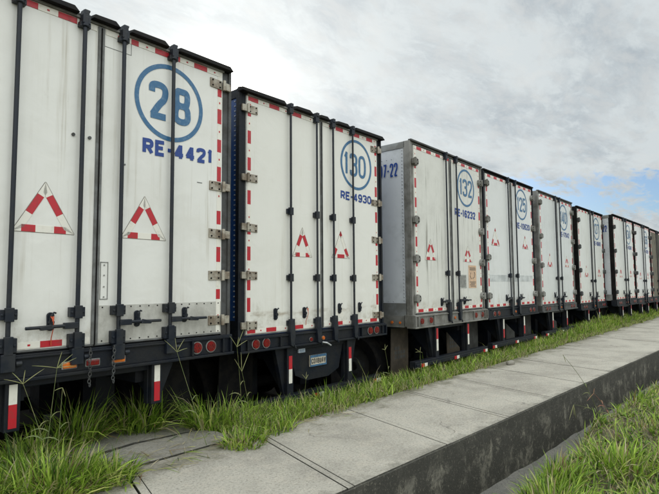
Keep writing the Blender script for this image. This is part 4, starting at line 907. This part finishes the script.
x, y = scatter(26000, 1.5, 14, -.8, 1.9, 1.5); yy = y-edge_y(x); ok = (yy < -.55); x, y = x[ok], y[ok]; n = len(x)
o = blades('straw_litter', np.stack([x, y, gz(x, y)+.004], -1), rng.uniform(.03, .11, n), rng.uniform(.003, .007, n), rng.uniform(0, 6.28, n), rng.uniform(1.2, 1.6, n), [2, 2, 2, 2, 4, 20, 24, 8, 12])
tag(o, 'dry straw and dead leaves littering the bank by the channel', 'straw')

x = rng.uniform(1.2, 4.6, 900); y = rng.uniform(3.3, 4.3, 900); ok = (rng.random(900) < np.exp(-((y-3.62)/.22)**2)) | (rng.random(900) < .12); x, y = x[ok], y[ok]; n = len(x)
o = blades('dead_runners', np.stack([x, y, np.full(n, .008)], -1), rng.uniform(.08, .26, n), rng.uniform(.003, .007, n), rng.uniform(0, 6.28, n), rng.uniform(.0, .25, n), [2, 3, 4, 1, 4, 22, 20, 3, 6], a0=rng.uniform(1.35, 1.6, n))
tag(o, 'dead straw runners lying across the worn slabs and the sidewalk corner', 'straw')
# individual tufts: long arching blades from one crown
def tuft(cx_, cy, n, rad, L0, L1, label, pw=PG, wd=(.007, .016), hz=None):
    a = rng.uniform(0, 6.28, n); r = rad*np.sqrt(rng.random(n)); x = cx_+r*np.sin(a); y = cy+r*np.cos(a)
    z = gz(x, y)
    pad_ = (x > 1.25) & (x < 2.96) & (y > 3.6) & (y < 4.66); z = np.where(pad_, .0, z); z = np.where(y < 3.60, np.maximum(z, 0), z) if cy > 3 else z
    az = a+rng.normal(0, .7, n); le = np.clip(.35+r/rad*.55+rng.normal(0, .35, n), .05, 1.7)
    o = blades('grass_tuft', np.stack([x-cx_, y-cy, z-.004], -1), rng.uniform(L0, L1, n), rng.uniform(wd[0], wd[1], n), az, le, pw, None, a0=np.clip(r/rad*1.15*rng.random(n)**.7, .02, 1.1))
    o.location = (cx_, cy, 0); tag(o, label, 'grass tuft', 'long grass tufts around the sidewalk and bank'); return o
T = [(1.42, 3.62, 950, .33, .14, .30, 'broad bushy grass tuft in the bottom left corner'),
 (1.05, 3.70, 500, .32, .16, .32, 'grass tuft cut by the left edge, under the first trailer'),
 (1.74, 3.48, 340, .18, .09, .22, 'grass tuft spilling onto the left end of the worn slab'),
 (1.50, 4.20, 380, .26, .16, .34, 'grass tuft behind the bushy corner tuft, below the leftmost red and white strip'),
 (2.0, 4.62, 420, .24, .24, .50, 'thin upright grass tuft at the back of the worn slabs'),
 (2.58, 4.55, 460, .24, .20, .44, 'grass tuft at the right back of the worn slabs'),
 (3.08, 4.15, 620, .24, .22, .46, 'wide spraying grass tuft under the twin red lights of the first trailer'),
 (3.45, 4.10, 420, .26, .16, .32, 'dense grass tuft below the gap between the first two trailers'),
 (3.16, 3.80, 420, .20, .12, .26, 'small grass tuft where the worn slabs meet the verge'),
 (2.86, 3.42, 300, .19, .05, .14, 'low dry grass tuft creeping onto the sidewalk near the slab corner'),
 (3.95, 4.0, 360, .26, .12, .26, 'grass tuft under the left end of the second trailer'),
 (4.6, 3.98, 300, .26, .09, .18, 'grass tuft below the licence plate of the second trailer'),
 (4.05, 1.33, 420, .22, .10, .24, 'grass tuft leaning over the channel at the bottom of the picture'),
 (3.60, 1.22, 420, .26, .10, .22, 'grass tuft in the bottom edge of the picture beside the channel'),
 (5.0, 1.56, 300, .20, .10, .24, 'grass tuft overhanging the channel in the middle of the bank'),
 (5.7, 1.66, 320, .24, .10, .26, 'bright grass tuft at the top of the bank near the right edge'),
 (4.6, 1.05, 380, .28, .10, .25, 'grass tuft at the lower right of the bank'),
 (7.3, 1.55, 300, .30, .12, .28, 'far grass tuft on the bank against the channel wall')]
for t in T: tuft(*t)

# tall flowering stalks of finger grass
def stalk(base, head, fingers, label, dry=False, fl=.14, m=None):
    b = Vector(base); h = Vector(head); d = h-b; mid = b+d*.5+Vector((-d.y*.10, d.x*.10, .03))
    mb = MB(); pts = []
    for i in range(9):
        t = i/8; p = b*(1-t)**2+mid*2*t*(1-t)+h*t*t; pts.append(p-b)
    mb.tube(pts, [.0028-.0014*i/8 for i in range(9)], 5, 0)
    for (fx_, fy_, fz) in fingers:
        e = (h-b)+Vector((fx_, fy_, fz)); s = h-b; q = [(s.lerp(e, k/5))+Vector((0, 0, -.012*(k/5)**2)) for k in range(6)]
        mb.tube(q, [.0016, .0026, .0028, .0026, .002, .0008], 5, 1)
    for t0, sx_ in ((.18, 1), (.38, -1), (.6, 1)):
        p = pts[int(t0*8)]; q = [p+Vector((sx_*.10*k/4, .05*k/4, .10*k/4-.09*(k/4)**2)) for k in range(5)]
        mb.tube(q, [.002, .0045, .004, .003, .0006], 3, 0)
    o = mb.make('grass_stalk', m or [M['stem'], M['seed']], None); o.location = b
    tag(o, label, 'grass stalk', 'tall flowering grass stalks'); return o
M['stem'] = mat('stalk_green', (.10, .14, .04, 1), (.17, .17, .07, 1), 20, .6); M['seed'] = mat('seed_finger', (.26, .25, .12, 1), (.20, .22, .08, 1), 30, .7)
M['redstem'] = mat('stalk_reddish', (.22, .07, .05, 1), (.26, .16, .07, 1), 20, .6)
ST = [((1.50, 3.75, .05), (1.312, 3.8, .668), [(-.12, -.02, .06), (.01, 0, .10), (.14, .03, .09), (-.05, .05, .085)], 'tall forked stalk in front of the leftmost underride post'),
 ((1.46, 3.8, .05), (1.522, 3.8, .745), [(-.17, -.03, .05), (.03, 0, .12), (.12, .04, .09), (.15, .05, .06), (.13, 0, .01)], 'tall five fingered stalk in front of the nearest door'),
 ((1.50, 3.70, .05), (1.53, 3.72, .62), [(-.05, 0, .0), (.02, 0, -.05)], 'brown drooping stalk head above the bushy corner tuft'),
 ((2.66, 3.62, -.06), (2.497, 3.85, .752), [(-.13, -.02, .12), (-.02, 0, .13), (.09, .03, .11), (.12, .03, .03)], 'tall forked stalk beside the twin red lights of the first trailer'),
 ((3.20, 3.85, 0), (3.092, 3.8, .742), [(-.10, -.02, .12), (.02, 0, .10), (.12, .05, .16), (.14, .02, .06)], 'tallest forked stalk in the gap between the first two trailers'),
 ((3.30, 3.85, 0), (3.15, 3.8, .512), [(-.11, -.03, .14), (-.01, 0, .19), (.12, .04, .17)], 'lower forked stalk beside the tallest one'),
 ((4.15, 4.0, -.1), (4.111, 3.9, .30), [(-.06, 0, .07), (.01, 0, .09), (.06, .02, .05)], 'short stalk below the left post of the second trailer'),
 ((5.85, 4.0, -.1), (5.73, 4.0, .442), [(-.07, 0, .03), (.0, 0, .09), (.06, .0, .07)], 'thin stalk before the right post of the second trailer'),
 ((6.55, 3.95, -.08), (6.44, 3.9, .352), [(-.13, 0, .07), (-.12, 0, .02), (.02, 0, .08), (.10, .02, -.01)], 'stalk in front of the brown mud flap')]
for s in ST: stalk(*s)
stalk((6.15, 1.55, -.12), (5.30, 1.62, .60), [(.05, .0, -.05), (-.03, 0, .03)], 'long bare stalk leaning up from the bank across the channel', fl=.1)
stalk((6.3, 1.6, -.12), (5.75, 1.68, .06), [(-.10, .02, -.13), (.06, 0, -.14), (.0, 0, -.10)], 'green stalk with hanging fingers over the channel wall')
stalk((6.2, 1.45, -.12), (6.0, 1.55, .15), [(-.18, .02, -.04), (.03, 0, .06)], 'reddish stalk at the edge of the bank', m=[M['redstem'], M['redstem']])

# ------------------------------------------------------------------ trees far beyond the yard
def foliage_tree(x, y, h, r, label, seed):
    rr = np.random.default_rng(seed); root = empty('tree', (x, y, -.5))
    tag(root, label, 'tree', 'trees far behind the row of trailers')
    mb = MB(); mb.tube([(0, 0, 0), (.1, 0, h*.3), (0, .1, h*.6)], [.3, .22, .12], 8)
    for k in range(5):
        a = k*1.26; mb.tube([(0, 0, h*.35), (math.cos(a)*r*.4, math.sin(a)*r*.4, h*.55), (math.cos(a)*r*.7, math.sin(a)*r*.7, h*.75)], [.12, .08, .03], 6)
    mb.make('trunk', M['flap'], root)
    n = 2600; c = rr.normal(0, 1, (16, 3)); c /= np.linalg.norm(c, axis=1)[:, None]; c = c*rr.uniform(.3, .8, (16, 1))*np.array([r, r, h*.32])+np.array([0, 0, h*.65])
    p = c[rr.integers(0, 16, n)]+rr.normal(0, 1, (n, 3))*np.array([r, r, h*.3])*.2
    mb = MB()
    for q in p:
        s_ = rr.uniform(.15, .35); u = Vector(rr.normal(0, 1, 3)).normalized(); w = u.orthogonal().normalized(); v0 = Vector(q)
        mb.bm.faces.new([mb.bm.verts.new(v0+u*s_), mb.bm.verts.new(v0+w*s_*.6), mb.bm.verts.new(v0-u*s_), mb.bm.verts.new(v0-w*s_*.6)])
    mb.make('crown', M['leaf'], root)
M['leaf'] = mat('tree_leaves', (.05, .085, .025, 1), (.03, .055, .018, 1), 1.5, .6)
foliage_tree(95, 22, 8, 4.5, 'dark green tree far beyond the end of the trailer row', 3)
foliage_tree(104, 12, 7, 4.5, 'broad tree standing farther right beyond the end of the trailer row', 4)
